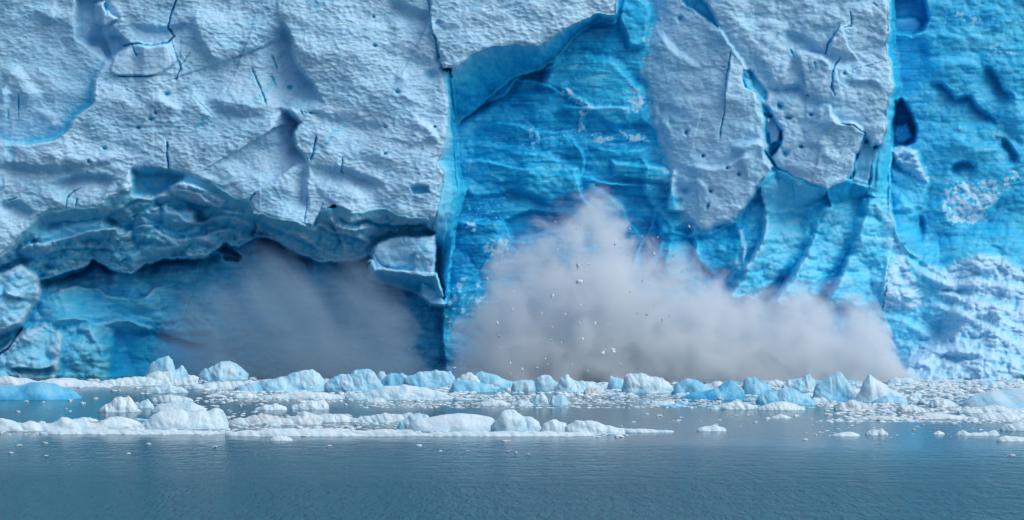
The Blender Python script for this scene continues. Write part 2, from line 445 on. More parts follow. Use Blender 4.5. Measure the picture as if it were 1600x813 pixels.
crack([(190, 74), (205, 70), (235, 69), (262, 66), (273, 57), (263, 42), (268, 20), (281, -12)], 1.7, 2.0, .65, taper=.04)
crack([(205, 70), (209, 78), (214, 90)], 2.2, 1.6, .6)
crack([(180, 120), (200, 121.5), (218, 120), (240, 116)], 1.6, 1.4, .55)
crack([(270, 62), (274, 82), (280, 96), (283, 106), (276, 122)], 1.5, 1.3, .45)
crack([(298, 80), (288, 97), (281, 103)], 1.1, .8, .25)
crack([(163, 3), (166, 18), (168, 25)], 2.0, 1.2, .5)
# folds of the left face
ledge([(298, 10), (305, 50), (324, 84), (329, 110)], 1.0, 34, 3, side=-1)
ledge([(315, 145), (350, 170), (400, 172), (448, 165)], 1.2, 40, 6, side=-1)
ledge([(240, 140), (260, 160), (285, 168)], .7, 18, 3, side=1)
ledge([(300, 140), (325, 175), (335, 190)], .5, 20, 3, side=1)
ledge([(435, 25), (456, 60), (462, 100), (490, 132), (508, 162)], -2.8, 46, 4, side=1, taper=.08)
ledge([(428, 168), (446, 174), (468, 192), (458, 208), (461, 228), (478, 246), (486, 264)], -4.0, 30, 2, side=1, taper=.06, blue=.3)
ledge([(370, 180), (410, 215), (440, 260), (455, 310)], .7, 40, 8, side=-1)
ledge([(480, 250), (476, 290), (482, 335)], -1.6, 16, 3, side=1)
ledge([(60, 240), (120, 255), (185, 250), (210, 262)], 0.9, 18, 4, side=-1)
ledge([(-20, 250), (30, 262), (110, 265), (150, 275)], -1.2, 20, 4, side=1)
ledge([(70, 290), (105, 281), (140, 276), (175, 279), (188, 290)], -1.8, 14, 3, side=1, blue=.1)
ledge([(-10, 322), (20, 318), (45, 330), (60, 336)], -1.5, 14, 3, side=1, blue=.1)
ledge([(60, 230), (90, 240), (100, 268)], .5, 20, 4, side=1)
ledge([(0, 105), (25, 110), (45, 135), (70, 150)], .9, 26, 5, side=1)
ledge([(10, 130), (12, 160), (0, 190)], 0.9, 18, 4, side=1)
ledge([(60, 165), (85, 185), (100, 205)], .5, 18, 4, side=1)
ledge([(80, 0), (85, 25), (70, 42)], .5, 22, 4, side=1)
for q in ([(90, 285+0), (75, 310), (70, 310)],): pass
crack([(102, 328), (103, 312), (110, 302), (126, 297)], 1.4, 1.3, .5)
crack([(116, 328), (120, 312)], 2.2, 1.2, .35)
crack([(10, 313), (27, 309)], 1.5, 1, .4)
crack([(261, 222), (263, 245), (265, 268)], 2.2, 1.8, .6, taper=.08)
crack([(391, 314), (400, 303)], 1.8, 1.2, .5)
crack([(392, 104), (400, 125), (416, 164)], 1.9, 1.4, .45)
crack([(427, 88), (435, 112)], 1.6, 1.0, .35); crack([(424, 118), (430, 134)], 1.3, .9, .3)
crack([(31, 145), (28, 185)], 1.4, .9, .45); crack([(15, 172), (12, 188)], 1.2, .8, .4)
crack([(300, 145), (318, 165), (333, 184)], .8, .5, .2)
crack([(481, 300), (480, 325), (475, 350)], 1.3, 1.0, .3); crack([(503, 312), (498, 345)], 1.2, .9, .3)
for x, y, r in ((241, 175, 3), (235, 184, 4), (217, 199, 3.4), (163, 232, 3.5), (276, 124, 2), (262, 148, 4), (137, 252, 3), (452, 137, 4.5)):
    pit(x, y, r*.95, r*.75, .8, .4, .40)

# right half of the left mass: big smooth white face with the nose
L2 = [(432, -400), (432, 20), (456, 60), (460, 100), (488, 132), (505, 165), (478, 176), (452, 168), (470, 190), (458, 208), (460, 228), (478, 245), (486, 265), (492, 285), (502, 305), (526, 327), (550, 335), (570, 331), (590, 327), (606, 328), (622, 338), (650, 342), (683, 344), (689, 315), (695, 268), (684, 252), (698, 215), (703, 165), (698, 128), (692, 108), (692, 88), (686, 60), (682, 30), (677, -400)]
region(L2, LFACE, (8.6, 600, 200, 0.4, 0.8), 0.03, sc=1, bevel=3.0, cb=5, rnd=(.3, 10), dirt=.04)
ledge([(505, 165), (480, 176), (452, 168)], 0.0, 5)
ledge([(600, -12), (640, 18), (676, 27), (690, 42)], -1.3, 34, 5, side=1, taper=.1)
ledge([(520, 186), (560, 192), (605, 200)], -0.9, 22, 5, side=1)
ledge([(480, 172), (510, 182), (540, 188)], -0.8, 18, 4, side=1)
ledge([(640, 185), (668, 196), (680, 212), (682, 228)], 0.9, 20, 3, side=1)
ledge([(486, 260), (520, 268), (548, 270), (575, 281), (612, 296)], -1.5, 20, 3, side=1, taper=.08)
ledge([(500, 280), (530, 290), (560, 300), (590, 318)], .7, 22, 6, side=1)
ledge([(450, 60), (500, 75), (540, 65), (600, 72)], .6, 40, 8, side=1)
ledge([(560, 35), (590, 40), (640, 32)], .45, 24, 4, side=1)
ledge([(530, 128), (580, 135), (640, 118), (700, 120)], .5, 30, 8, side=1)
ledge([(615, 110), (628, 130), (640, 120)], .4, 18, 3, side=-1)
pit(645, 100, 30, 16, .5, .2, .04)
pit(672, 118, 20, 12, .6, -.3, .05)
crack([(494, 212), (492, 228), (488, 245), (485, 255)], 2.2, 1.6, .5)
crack([(534, 250), (533, 274)], 1.7, 1.3, .5)
crack([(560, 100), (590, 103), (620, 107)], .8, .4, .2)
for x, y, r in ((581, 25, 2), (586, 71, 3), (621, 145, 3.6), (601, 199, 2.6), (603, 240, 2.4), (679, 199, 2), (486, 177, 2.2)):
    pit(x, y, r*1.0, r*.8, .8, .3, .45)
region([(643, 292), (650, 288), (668, 293), (672, 301), (645, 302)], 0, -1.0, .35, add=True, bevel=3, cb=2)
for k in range(5): crack([(470+k*6, 172+k*1.5), (475+k*6, 178)], 1.2, .8, .2)

loft(LIP_W, 'auto', BOT_W, -0.5, ROOF, 0.30, 0.46, fa=1.5, st=.2, dirt=.22)  # shaded roof darkened in its colour by a grey tint
loft(LIP_E, 'auto', BOT_E, 1.5, ROOF, 0.26, 0.42, fa=1.4, st=.2, dirt=.22)  # same painted roof shade
SOFT = 0.9
# layered shells of the roof
ledge([(60, 342), (95, 345), (150, 342), (190, 325), (215, 312), (250, 318)], -0.88, 16, 2.5, side=1)
ledge([(0, 400), (45, 384), (95, 372), (150, 358), (196, 356), (225, 372)], 0.99, 22, 2.5, side=1)
ledge([(40, 410), (90, 392), (140, 388), (180, 392), (200, 400)], -0.83, 14, 2.5, side=1)
ledge([(178, 378), (205, 358), (232, 352), (260, 370), (300, 372), (345, 360), (395, 365)], 0.94, 24, 2.5, side=1)
ledge([(225, 330), (262, 322), (300, 345), (350, 338), (400, 352)], 0.77, 18, 2.5, side=1)
ledge([(265, 300), (300, 300), (330, 318), (352, 330), (395, 336)], 0.66, 16, 2.5, side=1)
region([(264, 292), (285, 285), (310, 292), (350, 318), (345, 326), (300, 316), (270, 308)], ROOF, 1.2, 0.12, fa=.6, lu=.8, add=True, bevel=4)
region([(186, 285), (200, 270), (206, 290), (200, 300), (188, 298)], ROOF, 1.0, 0.08, lu=.7, add=True, bevel=4)
region([(207, 268), (262, 268), (285, 275), (275, 285), (262, 298), (240, 305), (210, 300)], 0, -2.6, 0.56, fa=.5, add=True, bevel=7, cb=8, dirt=.32)  # pocket's shade is painted: grey mixed in to darken it
region([(95, 350), (160, 345), (180, 358), (150, 372), (90, 378), (60, 372)], 0, 1.0, 0.33, fa=.5, add=True, bevel=8, cb=8)
region([(200, 400), (225, 385), (275, 385), (262, 400), (226, 410), (205, 420)], 0, 0.8, 0.32, fa=.4, add=True, bevel=6, cb=6)
region([(255, 328), (300, 330), (310, 345), (285, 352), (255, 345)], 0, 0.8, 0.34, fa=.4, add=True, bevel=6, cb=6)
ledge([(410, 345), (440, 362), (470, 372), (500, 395)], 1.5, 18, 2.5, side=-1)
ledge([(488, 350), (520, 362), (555, 372), (580, 388)], 1.6, 20, 2.5, side=-1)
ledge([(520, 335), (545, 348), (575, 342), (600, 350), (680, 352)], -1.8, 14, 2.5, side=1)
ledge([(505, 340), (530, 358), (560, 362), (580, 352)], 1.0, 18, 2.5, side=-1)
SOFT = 1.2
# top panel above the blue hollow
LIP_C = [(692, 108), (712, 105), (735, 86), (770, 76), (800, 72), (838, 72), (870, 52), (905, 35), (938, 19), (963, 24), (966, 0), (968, -400)]
region([(667, -400), (672, 30), (676, 60), (684, 85)]+LIP_C, LFACE, (8.2, 800, 40, -0.2, 1.0), 0.03, sc=1, bevel=2.0, rnd=(.2, 6), dirt=.03)
crack([(665, -14), (668, 0), (672, 20), (675, 48), (678, 60)], 1.3, 1.2, .5, taper=.05)
crack([(679, 56), (681, 68), (684, 82), (687, 92)], 2.8, 1.8, .5)
crack([(687, 92), (692, 110), (700, 126), (703, 165)], 1.6, 1.6, .5)
for x, y, a, b_ in ((685, 92, 9, 11), (686, 38, 8, 10), (676, 118, 15, 9)):
    pit(x, y, a, b_, 0.8, 0.2, .10, 2.0)
CEIL_B = [(713, 197), (718, 187), (742, 166), (772, 142), (803, 116), (846, 106), (868, 92), (880, 76), (906, 48), (938, 28), (962, 34), (972, 0), (976, -400)]
loft([(705, 106)]+LIP_C[1:], 'auto', CEIL_B, (0.2, 1.0), CEIL, 0.26, 0.90, st=.25, fa=.5, curve=.85)
# fresh side of the left mass
EDGE = [(692, 108), (698, 128), (703, 165), (698, 215), (684, 252), (695, 268), (689, 315), (683, 344), (683, 368), (681, 430), (684, 452), (690, 470)]
BACK = [(700, 112), (705, 135), (708, 170), (712, 215), (715, 262), (723, 300), (713, 345), (705, 390), (699, 430), (697, 452), (693, 474)]
loft(EDGE, 'auto', BACK, [7.5, 1.4, 0.8, 1.2, 2.0, 3.0], LSIDE, 0.28, 0.62, fa=.25, st=.1)
crack([(704, 165), (708, 215), (711, 262), (714, 300)], 1.6, 1.5, .3, taper=.05)
ledge([(702, 250), (705, 300), (696, 370), (690, 430)], .8, 10, 1.5, side=1)

# the hanging white block and its underside
region([(580, 392), (586, 380), (610, 370), (682, 366), (681, 430), (650, 428), (600, 422), (585, 424), (577, 410)], HANG, (6.6, 630, 400, .4, -.8), 0.16, sc=.6, fa=.4, bevel=4, cb=5, rnd=(.4, 7), fray=1.5)
region([(640, 398), (648, 396), (648, 420), (640, 425), (610, 425), (590, 410), (585, 400), (592, 410), (610, 418), (638, 416)], 0, -.6, .22, fa=.3, add=True)
loft([(577, 410), (585, 424), (600, 422), (650, 428), (681, 430), (688, 462)], 7.0, [(577, 430), (600, 440), (625, 448), (650, 455), (670, 462), (690, 472)], 0.5, HANG, .30, .7, fa=.5)
region([(660, 440), (685, 455), (697, 475), (690, 480), (672, 478), (655, 462)], LSIDE, 5.0, 0.35, fa=.5, lu=.5, bevel=4)
crack([(630, 370), (631, 380)], 1.2, .9, .3)

# left lower boulders at the cave mouth
region([(-800, 470), (-100, 440), (0, 425), (28, 412), (58, 430), (66, 452), (64, 470), (45, 492), (35, 507), (0, 522), (-100, 545), (-800, 600)], BOULD, (4.6, 30, 460, -2.0, .8), 0.24, sc=.2, fa=.8, bevel=6, rnd=(.6, 10), dirt=.10)
ledge([(3, 450), (15, 463), (35, 468), (46, 472)], 1.2, 16, 2, side=-1)
region([(-800, 700), (-800, 560), (0, 545), (18, 528), (42, 514), (72, 506), (95, 516), (101, 540), (97, 562), (88, 592), (80, 640)], BOULD, (3.0, 50, 560, -1.5, .9), 0.26, sc=.2, fa=.9, bevel=6, rnd=(.5, 8), dirt=.18)
crack([(-10, 560), (10, 545), (22, 525), (34, 512)], 2.6, 2.5, .5, taper=.05)
region([(101, 530), (118, 518), (138, 520), (152, 540), (158, 553), (140, 572), (118, 590), (95, 640), (92, 590), (99, 560)], BOULD, (0.4, 120, 560, -.8, .8), 0.45, st=.4, fa=.8, bevel=6, rnd=(.4, 6), dirt=.15)
ledge([(20, 588), (24, 575), (60, 580), (90, 572)], -1.6, 12, 2.5, side=1, blue=.3)

# backing behind the rib and the right block
region([(1030, -400), (1391, -400), (1391, 330), (1040, 330), (1060, 200), (1060, 60)], FAN, (3.6, 1200, 150, .3, .6), 0.62, fa=.3, bevel=3)
FANP = [(1086, 361), (1106, 366), (1135, 352), (1152, 345), (1167, 320), (1190, 291), (1211, 262), (1250, 282), (1290, 299), (1322, 286), (1358, 292), (1386, 300), (1396, 340), (1408, 385), (1426, 430), (1446, 475), (1480, 505), (1500, 640), (960, 640), (985, 420), (1004, 376), (1025, 336), (1050, 360), (1072, 366)]
region(FANP, FAN, (3.4, 1220, 380, .5, 1.6), 0.62, st=.5, fa=.55, bevel=3, cb=3)
region([(1334, 290), (1325, 262), (1335, 225), (1360, 222), (1372, 240), (1362, 262), (1358, 290)], RBLOCK, (5.6, 1350, 260, .5, .3), 0.26, fa=.4, bevel=2.5)
SOFT = 1.7
# right rib
region([(985, -30), (1022, 20), (1012, 60), (1006, 100), (1010, 132), (1016, 165), (1021, 200), (1031, 235), (1046, 265), (1056, 300), (1066, 330), (1076, 347), (1086, 361), (1106, 366), (1135, 352), (1152, 345), (1167, 320), (1190, 291), (1211, 262), (1201, 240), (1196, 205), (1194, 180), (1188, 158), (1180, 125), (1172, 103), (1158, 82), (1138, 56), (1110, 30), (1070, 8), (1060, -30), (1060, -400), (985, -400)],
       RIB, (4.2, 1110, 180, 3.2, .5), 0.05, sc=.55, fa=.18, bevel=9, cb=9, rnd=(.8, 24), dirt=.0, fray=7)
region([(1006, 90), (1030, 60), (1060, 80), (1075, 180), (1090, 260), (1100, 330), (1086, 355), (1066, 330), (1046, 265), (1021, 200)], 0, 0.0, 0.12, sc=.5, fa=.15, add=True, bevel=15, cb=16, fray=10)
ledge([(1022, 40), (1050, 75), (1070, 90), (1100, 110)], .6, 30, 4, side=1)
ledge([(1065, 265), (1085, 258), (1120, 262), (1150, 250), (1185, 232)], 1.0, 26, 3, side=1)
ledge([(1140, 235), (1155, 228), (1185, 222), (1204, 238)], 1.1, 26, 3, side=1)
ledge([(1141, 85), (1138, 110), (1134, 140), (1130, 180)], .8, 22, 2, side=-1)
ledge([(1110, 28), (1140, 58), (1160, 85), (1174, 106)], .9, 14, 3, side=1)
ledge([(1040, 150), (1070, 160), (1100, 155), (1120, 170)], .5, 26, 6, side=1)
ledge([(1055, 285), (1070, 278), (1095, 285), (1110, 300)], .5, 14, 3, side=1)
ledge([(1030, 175), (1038, 205), (1052, 240)], .6, 20, 5, side=-1)
crack([(1141, 82), (1139, 100), (1137, 112), (1134, 135), (1134, 155), (1130, 185), (1125, 216)], 1.5, 1.4, .5, taper=.06)
crack([(1125, 104), (1133, 106)], 1.4, .9, .4)
pit(1070, 298, 10, 7, 1.0, .2, .1, 2); pit(1155, 272, 3, 3, 1.0); pit(1073, 207, 3, 3, 1); pit(1062, 28, 4, 4, .8); pit(1098, 244, 2.2, 2.2, 1); pit(1109, 300, 2.5, 2.5, 1, 0, .3); pit(1136, 262, 3, 2, 1, 0, .4); pit(1105, 322, 2, 4, 1, 0, .5)
pit(1047, 190, 5, 5, .5, 0, .1); pit(1032, 172, 4, 5, .5, 0, .12)

# right block
RB = [(1088, -400), (1092, -5), (1108, 12), (1122, 40), (1136, 58), (1153, 86), (1169, 109), (1184, 150), (1205, 178), (1222, 205), (1218, 230), (1206, 244), (1212, 262), (1250, 282), (1290, 299), (1322, 284), (1333, 262), (1337, 240), (1353, 214), (1362, 228), (1378, 226), (1387, 205), (1384, 170), (1392, 146), (1399, 130), (1395, 112), (1388, 88), (1384, 70), (1390, 50), (1388, 0), (1388, -400)]
region(RB, RBLOCK, (6.4, 1290, 150, 1.2, .7), 0.06, sc=.65, fa=.35, bevel=3.5, cb=4, rnd=(.3, 8), fray=2)
# blue clefts beside the rib
region([(1062, -40), (1066, 4), (1095, 22), (1120, 42), (1108, 12), (1094, -4), (1090, -40)], 0, -1.2, 0.55, fa=.4, add=True, bevel=3)
region([(1161, 108), (1172, 108), (1183, 122), (1200, 145), (1196, 160), (1180, 142), (1164, 138), (1160, 122)], 0, -1.0, 0.36, fa=.5, add=True, bevel=2.5)
crack([(1160, 122), (1166, 138), (1180, 145)], 1.6, 1.4, .5)
region([(1192, 176), (1204, 178), (1222, 206), (1219, 228), (1206, 242), (1196, 215)], 0, -1.1, 0.60, fa=.3, add=True, bevel=2)
region([(1198, 184), (1208, 182), (1219, 205), (1216, 222), (1204, 224), (1197, 200)], 0, 1.2, 0.05, sc=.3, fa=.5, add=True, bevel=3)
crack([(1196, 236), (1212, 260), (1248, 280), (1292, 299)], 2.4, 2.2, .7, taper=.06)
crack([(1220, 205), (1221, 225), (1204, 244)], 2.6, 2.0, .6, taper=.1)
ledge([(1228, 95), (1248, 82), (1280, 88), (1300, 100), (1310, 90)], 1.6, 30, 3, side=1)
ledge([(1188, 130), (1220, 138), (1250, 135), (1262, 150), (1290, 158)], -1.1, 22, 4, side=1)
ledge([(1302, 172), (1312, 192), (1330, 190), (1346, 200), (1354, 213)], 1.2, 22, 2.5, side=1)
ledge([(1318, 120), (1335, 133), (1360, 130), (1385, 140)], -.9, 20, 4, side=1)
ledge([(1290, 90), (1296, 70), (1310, 42), (1332, 42)], .8, 22, 2, side=1)
ledge([(1235, 90), (1225, 120), (1200, 135)], .8, 22, 4, side=1)
ledge([(1300, 160), (1302, 180), (1318, 194)], .6, 16, 2, side=1)
ledge([(1262, 230), (1285, 218), (1300, 240), (1320, 250)], .6, 26, 6, side=1)
ledge([(1130, 20), (1170, 35), (1200, 30), (1240, 45)], .6, 26, 6, side=1)
ledge([(1215, 50), (1250, 60), (1290, 88)], -.7, 22, 5, side=1)
crack([(1289, 86), (1293, 72), (1302, 56), (1312, 40)], 2.0, 1.4, .45, taper=.05)
crack([(1318, 44), (1330, 41), (1331, 30), (1328, 20)], 2.0, 1.2, .3)
crack([(1312, 90), (1303, 104), (1299, 120), (1300, 138), (1304, 152)], 2.0, 1.3, .42)
crack([(1310, 112), (1340, 108), (1370, 98), (1385, 94)], .9, .6, .25)
crack([(1312, 192), (1335, 196), (1352, 208), (1346, 224)], 2.0, 1.5, .5)
crack([(1333, 280), (1334, 255), (1342, 232)], 2.2, 1.6, .45)
crack([(1236, 80), (1240, 92)], 2.2, 1, .35); crack([(1273, 96), (1274, 105)], 2.0, .8, .3)
crack([(1365, 3), (1372, 12)], 1.4, .8, .4)
for x, y, r in ((1319, 116, 2.6), (1268, 178, 2.4), (1228, 240, 3.4), (1232, 184, 2.6), (1250, 230, 2.4), (1219, 167, 3.5), (1262, 150, 2)):
    pit(x, y, r*1.3, r, .9, .4, .35)
REDGE = [(1388, -400), (1388, 0), (1390, 50), (1384, 70), (1388, 88), (1395, 112), (1399, 130), (1392, 146), (1384, 170), (1387, 205), (1378, 226), (1368, 240), (1364, 262), (1360, 292), (1352, 305)]
RBACK = [(1394, -400), (1394, 0), (1395, 50), (1393, 75), (1395, 95), (1401, 118), (1403, 134), (1398, 150), (1394, 180), (1394, 210), (1391, 230), (1389, 262), (1387, 290), (1386, 310)]
loft(REDGE, 'auto', RBACK, [-1.6, -1.6, -1.6, -1.6, -1.6, -1.6, -1.6, -1.2, 2.6], RBLOCK, 0.46, 0.60, fa=.3)
ledge([(1376, 228), (1372, 262), (1366, 300)], 1.0, 10, 2, side=-1)

# fan of fractured ribs
loft([(1190, 291), (1211, 262), (1250, 282), (1290, 299)], 'auto', [(1196, 330), (1228, 322), (1262, 322), (1290, 306)], 2.4, FAN, .50, .55, fa=.6)
loft([(1290, 299), (1322, 284), (1358, 291)], 'auto', [(1296, 322), (1325, 312), (1352, 308)], 2.9, FAN, .66, .70, fa=.2)
ledge([(1196, 330), (1190, 370), (1160, 420), (1140, 450)], 1.5, 36, 2.5, side=-1, taper=.08)
ledge([(1165, 372), (1166, 400), (1150, 440)], 1.3, 26, 2.5, side=1, taper=.08)
ledge([(1085, 365), (1088, 400), (1110, 430), (1115, 450)], 1.2, 28, 2.5, side=-1)
ledge([(1025, 336), (1030, 380), (1005, 440)], 1.2, 30, 2.5, side=-1)
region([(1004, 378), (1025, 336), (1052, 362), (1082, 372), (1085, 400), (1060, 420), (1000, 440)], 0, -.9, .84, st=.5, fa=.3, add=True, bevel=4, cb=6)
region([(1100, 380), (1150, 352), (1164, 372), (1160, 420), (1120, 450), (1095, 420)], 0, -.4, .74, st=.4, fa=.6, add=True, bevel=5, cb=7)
region([(1215, 268), (1286, 302), (1290, 312), (1262, 330), (1215, 335), (1195, 330), (1194, 295)], 0, .4, .42, st=.2, fa=.5, add=True, bevel=4, cb=5)
for pts, pl, bl_ in (  # facets turned from the sun are painted deeper blue than sunward ones
    ([(1194, 325), (1262, 322), (1250, 372), (1222, 424), (1182, 470), (1130, 470), (1160, 430), (1188, 372)], (.9, 1215, 380, -3.2, .2), .46),
    ([(1262, 322), (1298, 321), (1268, 378), (1236, 430), (1196, 478), (1186, 474), (1226, 428), (1256, 372)], (-.1, 1245, 390, 4.0, .4), .66),
    ([(1298, 321), (1347, 310), (1320, 375), (1296, 425), (1262, 480), (1200, 480), (1236, 430), (1268, 378)], (1.2, 1290, 390, -3.4, .3), .46),
    ([(1347, 310), (1364, 306), (1342, 372), (1318, 420), (1284, 480), (1272, 480), (1302, 425), (1328, 375)], (0, 1320, 390, 4.0, .4), .68),
    ([(1364, 306), (1386, 306), (1392, 345), (1388, 400), (1372, 480), (1284, 480), (1318, 420), (1342, 372)], (1.4, 1355, 390, -2.8, .2), .44),
    ([(1090, 372), (1150, 354), (1164, 372), (1140, 415), (1100, 440)], (.2, 1125, 400, 3.0, 1.0), .70),
    ([(1164, 372), (1190, 335), (1188, 372), (1160, 430), (1140, 440), (1140, 415)], (.5, 1165, 390, -3.0, .5), .52),
    ([(1025, 338), (1050, 362), (1040, 410), (1004, 420), (1006, 378)], (0, 1025, 380, 4.0, 1), .84),
    ([(1050, 362), (1086, 366), (1100, 440), (1040, 440), (1040, 410)], (.4, 1070, 400, -3.0, .5), .66)):
    region(pts, 0, pl, bl_, st=.5, fa=.75, add=True, bevel=7, cb=9, fray=3)
region([(1370, 320), (1392, 335), (1405, 385), (1424, 430), (1445, 478), (1400, 490), (1372, 480), (1388, 400)], 0, (.5, 1400, 410, -1.0, .3), .36, st=.4, fa=.5, lu=.4, add=True, bevel=6, cb=8)
region([(1156, 362), (1163, 360), (1166, 400), (1160, 410)], 0, .6, .3, fa=.5, add=True, bevel=3)

SOFT = 2.0
# far right wall: hollows, veins, old snow scabs
for pts, dz in (([(1396, -30), (1440, -30), (1443, 0), (1450, 30), (1442, 46), (1425, 55), (1398, 50), (1394, 20)], -4.0),
                ([(1396, 158), (1408, 156), (1424, 176), (1433, 200), (1428, 222), (1410, 230), (1395, 228), (1393, 190)], -4.5)):
    region(pts, HOLE, dz, 0.84, st=.6, fa=.3, add=True, bevel=4, cb=4)
region([(1396, 30), (1430, 30), (1440, 44), (1425, 54), (1398, 50)], 0, 1.6, .62, st=1, add=True, bevel=4)
region([(1398, 196), (1418, 190), (1428, 215), (1410, 228), (1397, 226)], 0, 1.6, .72, st=1, add=True, bevel=5)
region([(1394, 60), (1440, 58), (1450, 90), (1430, 140), (1405, 150)], 0, -.6, .80, st=.8, add=True, bevel=10, cb=14)
for q in ([(1438, 132), (1470, 134), (1495, 155), (1515, 150), (1530, 172), (1552, 190), (1566, 214)], [(1535, 102), (1556, 118), (1566, 138), (1590, 158)], [(1566, 214), (1585, 240), (1592, 260)], [(1480, 270), (1500, 255), (1530, 255)]):
    ledge(q, -1.8, 14, 2.5, side=1, blue=.12, taper=.1)
ledge([(1440, 330), (1446, 360), (1438, 384)], -1.2, 14, 2.5, side=1)
ledge([(1505, 386), (1530, 382), (1560, 390), (1575, 402)], -1.6, 14, 2.5, side=1, blue=.1)
ledge([(1400, 300), (1430, 330), (1446, 335)], .8, 26, 3, side=1)
for q in ([(1420, 40), (1500, 50), (1600, 20)], [(1440, 100), (1520, 90), (1610, 110)], [(1470, 210), (1520, 225), (1600, 230)], [(1450, 300), (1520, 360), (1610, 350)], [(1590, 120), (1600, 180), (1615, 260)]):
    ledge(q, .8, 40, 6, side=1)
region([(1472, 330), (1470, 296), (1490, 285), (1512, 284), (1530, 278), (1556, 284), (1561, 305), (1548, 330), (1520, 350), (1490, 346)], 0, .2, None, st=.3, lu=.35, add=True, bevel=9, cb=9, snow=.62)
region([(1564, 278), (1590, 268), (1596, 280), (1572, 292)], 0, .2, None, st=.3, lu=.3, add=True, bevel=5, cb=4, snow=.6)
region([(1496, 22), (1518, 20), (1536, 38), (1512, 36)], 0, .1, None, st=.5, lu=.2, add=True, bevel=4, cb=5, snow=.5)
region([(1394, 236), (1412, 230), (1432, 238), (1440, 262), (1448, 286), (1425, 272), (1400, 254)], 0, 1.3, .2, lu=.8, fa=.3, add=True, bevel=5, cb=4, snow=.6)
region([(1394, 262), (1425, 276), (1448, 290), (1440, 325), (1396, 330), (1388, 290)], 0, 1.0, .52, lu=.3, fa=.3, st=.3, add=True, bevel=6, cb=6)
for x, y in ((1575, 83), (1562, 212), (1500, 200), (1400, 105), (1556, 75)):
    region([(x-6, y), (x, y-5), (x+6, y+2), (x, y+4)], 0, .1, None, st=.5, lu=.2, add=True, bevel=3, cb=3, snow=.5)

SOFT = 1.4
# old snow smears on the blue centre wall
for pts in ([(873, 145), (885, 140), (898, 150), (916, 155), (926, 168), (918, 172), (905, 160), (885, 155)], [(905, 172), (914, 178), (912, 200), (906, 200)],
            [(832, 205), (840, 202), (842, 222), (833, 228), (830, 222)], [(988, 135), (1000, 138), (1004, 160), (996, 178), (990, 160)],
            [(758, 388), (772, 372), (790, 374), (798, 395), (780, 402)], [(972, 155), (990, 152), (985, 190), (978, 180)], [(968, 205), (1000, 212), (1012, 222), (990, 224)],
            [(928, 210), (960, 216), (950, 222), (930, 220)], [(770, 275), (790, 280), (786, 290)], [(730, 350), (745, 348), (742, 362)], [(715, 440), (725, 436), (722, 490), (712, 490)], [(740, 445), (748, 440), (746, 480), (738, 480)]):
    region(pts, 0, .15, None, st=.8, lu=.2, add=True, bevel=4, cb=4, snow=.60)
region([(700, 455), (770, 445), (790, 470), (760, 500), (700, 520)], 0, .3, .7, st=.8, add=True, bevel=8, cb=12, snow=.35)

# avalanche cone of old snow and rubble
loft([(1396, 372), (1408, 385), (1440, 408), (1470, 420), (1500, 402), (1530, 395), (1565, 400), (1600, 420), (1700, 440), (2400, 450)], (3.2, 0.3), [(1350, 700), (1500, 720), (2400, 720)], 23.0, CONE, .07, .03, lu=1.0, fa=.5, curve=1.2, bevel=9, pm=(-56, 8))
loft([(1408, 385), (1424, 428), (1445, 478), (1400, 490), (1362, 484)], (2.5, 5.0), [(1440, 410), (1480, 470), (1470, 520), (1400, 560), (1350, 560)], (2.8, 7.0), CONE, .40, .30, lu=.5, fa=.5, st=.3, bevel=6, pm=(-30, 6))
for q, a in (([(1408, 392), (1440, 420), (1470, 440), (1500, 448)], 1.5), ([(1500, 404), (1530, 398), (1570, 404), (1600, 424)], 1.0), ([(1440, 466), (1480, 480), (1515, 492), (1535, 512)], 1.7),
             ([(1490, 440), (1530, 436), (1565, 444), (1610, 452)], 1.6), ([(1358, 484), (1398, 494), (1440, 512), (1470, 535)], 1.5), ([(1526, 498), (1556, 516), (1585, 532), (1620, 545)], 1.7),
             ([(1455, 450), (1500, 465), (1540, 470), (1610, 490)], 1.3), ([(1400, 530), (1450, 545), (1520, 548), (1600, 572)], 1.4), ([(1530, 490), (1556, 478), (1566, 494), (1580, 500)], 1.2), ([(1470, 515), (1500, 528), (1530, 552)], 1.2)):
    ledge(q, a*.7, 24, 5, side=1, taper=.2)

# --- macro relief and textures
P += 1.15*fbm(XX/150, YY/110, 40, 3)+0.20*fbm(XX/45, YY/38, 41, 3)*(0.5+SCAL)
wr = ridged((XX+.5*YY+14*fbm(XX/60, YY/60, 43, 3))/120, (YY-.35*XX+14*fbm(XX/60, YY/60, 44, 3))/70, 45, 3)
P += SCAL*0.36*np.maximum(wr, -.2)
P += SCAL*(0.5*(facets((XX+12*fbm(XX/50, YY/50, 46, 3))/120, (YY+12*fbm(XX/50, YY/50, 47, 3))/75, 48)-.2)+.22*(facets(XX/38, YY/24, 49)-.2))
tx, ty = XX+0.15*YY+3*fbm(XX/30, YY/30, 50, 2), YY-0.22*XX+3*fbm(XX/30, YY/30, 51, 2)
cups = worley(tx/8.5, ty/5.0, 52)+.5*worley(tx/17, ty/11, 53)
amp = SCAL*(0.75+0.6*fbm(XX/70, YY/60, 54, 3))
P += amp*0.19*(np.minimum(cups, 1.3)-.5)
P += SCAL*0.06*fbm(XX/16, YY/11, 55, 3)
fw = FAC
P += fw*(3.2*(facets((XX+8*fbm(XX/40, YY/40, 61, 3))/62, (YY+8*fbm(XX/40, YY/40, 62, 3))/40, 63)-.2)
         + 1.1*(facets((XX+4*fbm(XX/16, YY/16, 64, 2))/26, (YY+4*fbm(XX/16, YY/16, 65, 2))/17, 66)-.2)
         + 0.55*(facets((XX+2*fbm(XX/8, YY/8, 68, 2))/11, YY/8, 67)-.2)+.35*fbm(XX/8, YY/6, 69, 3))*0.62
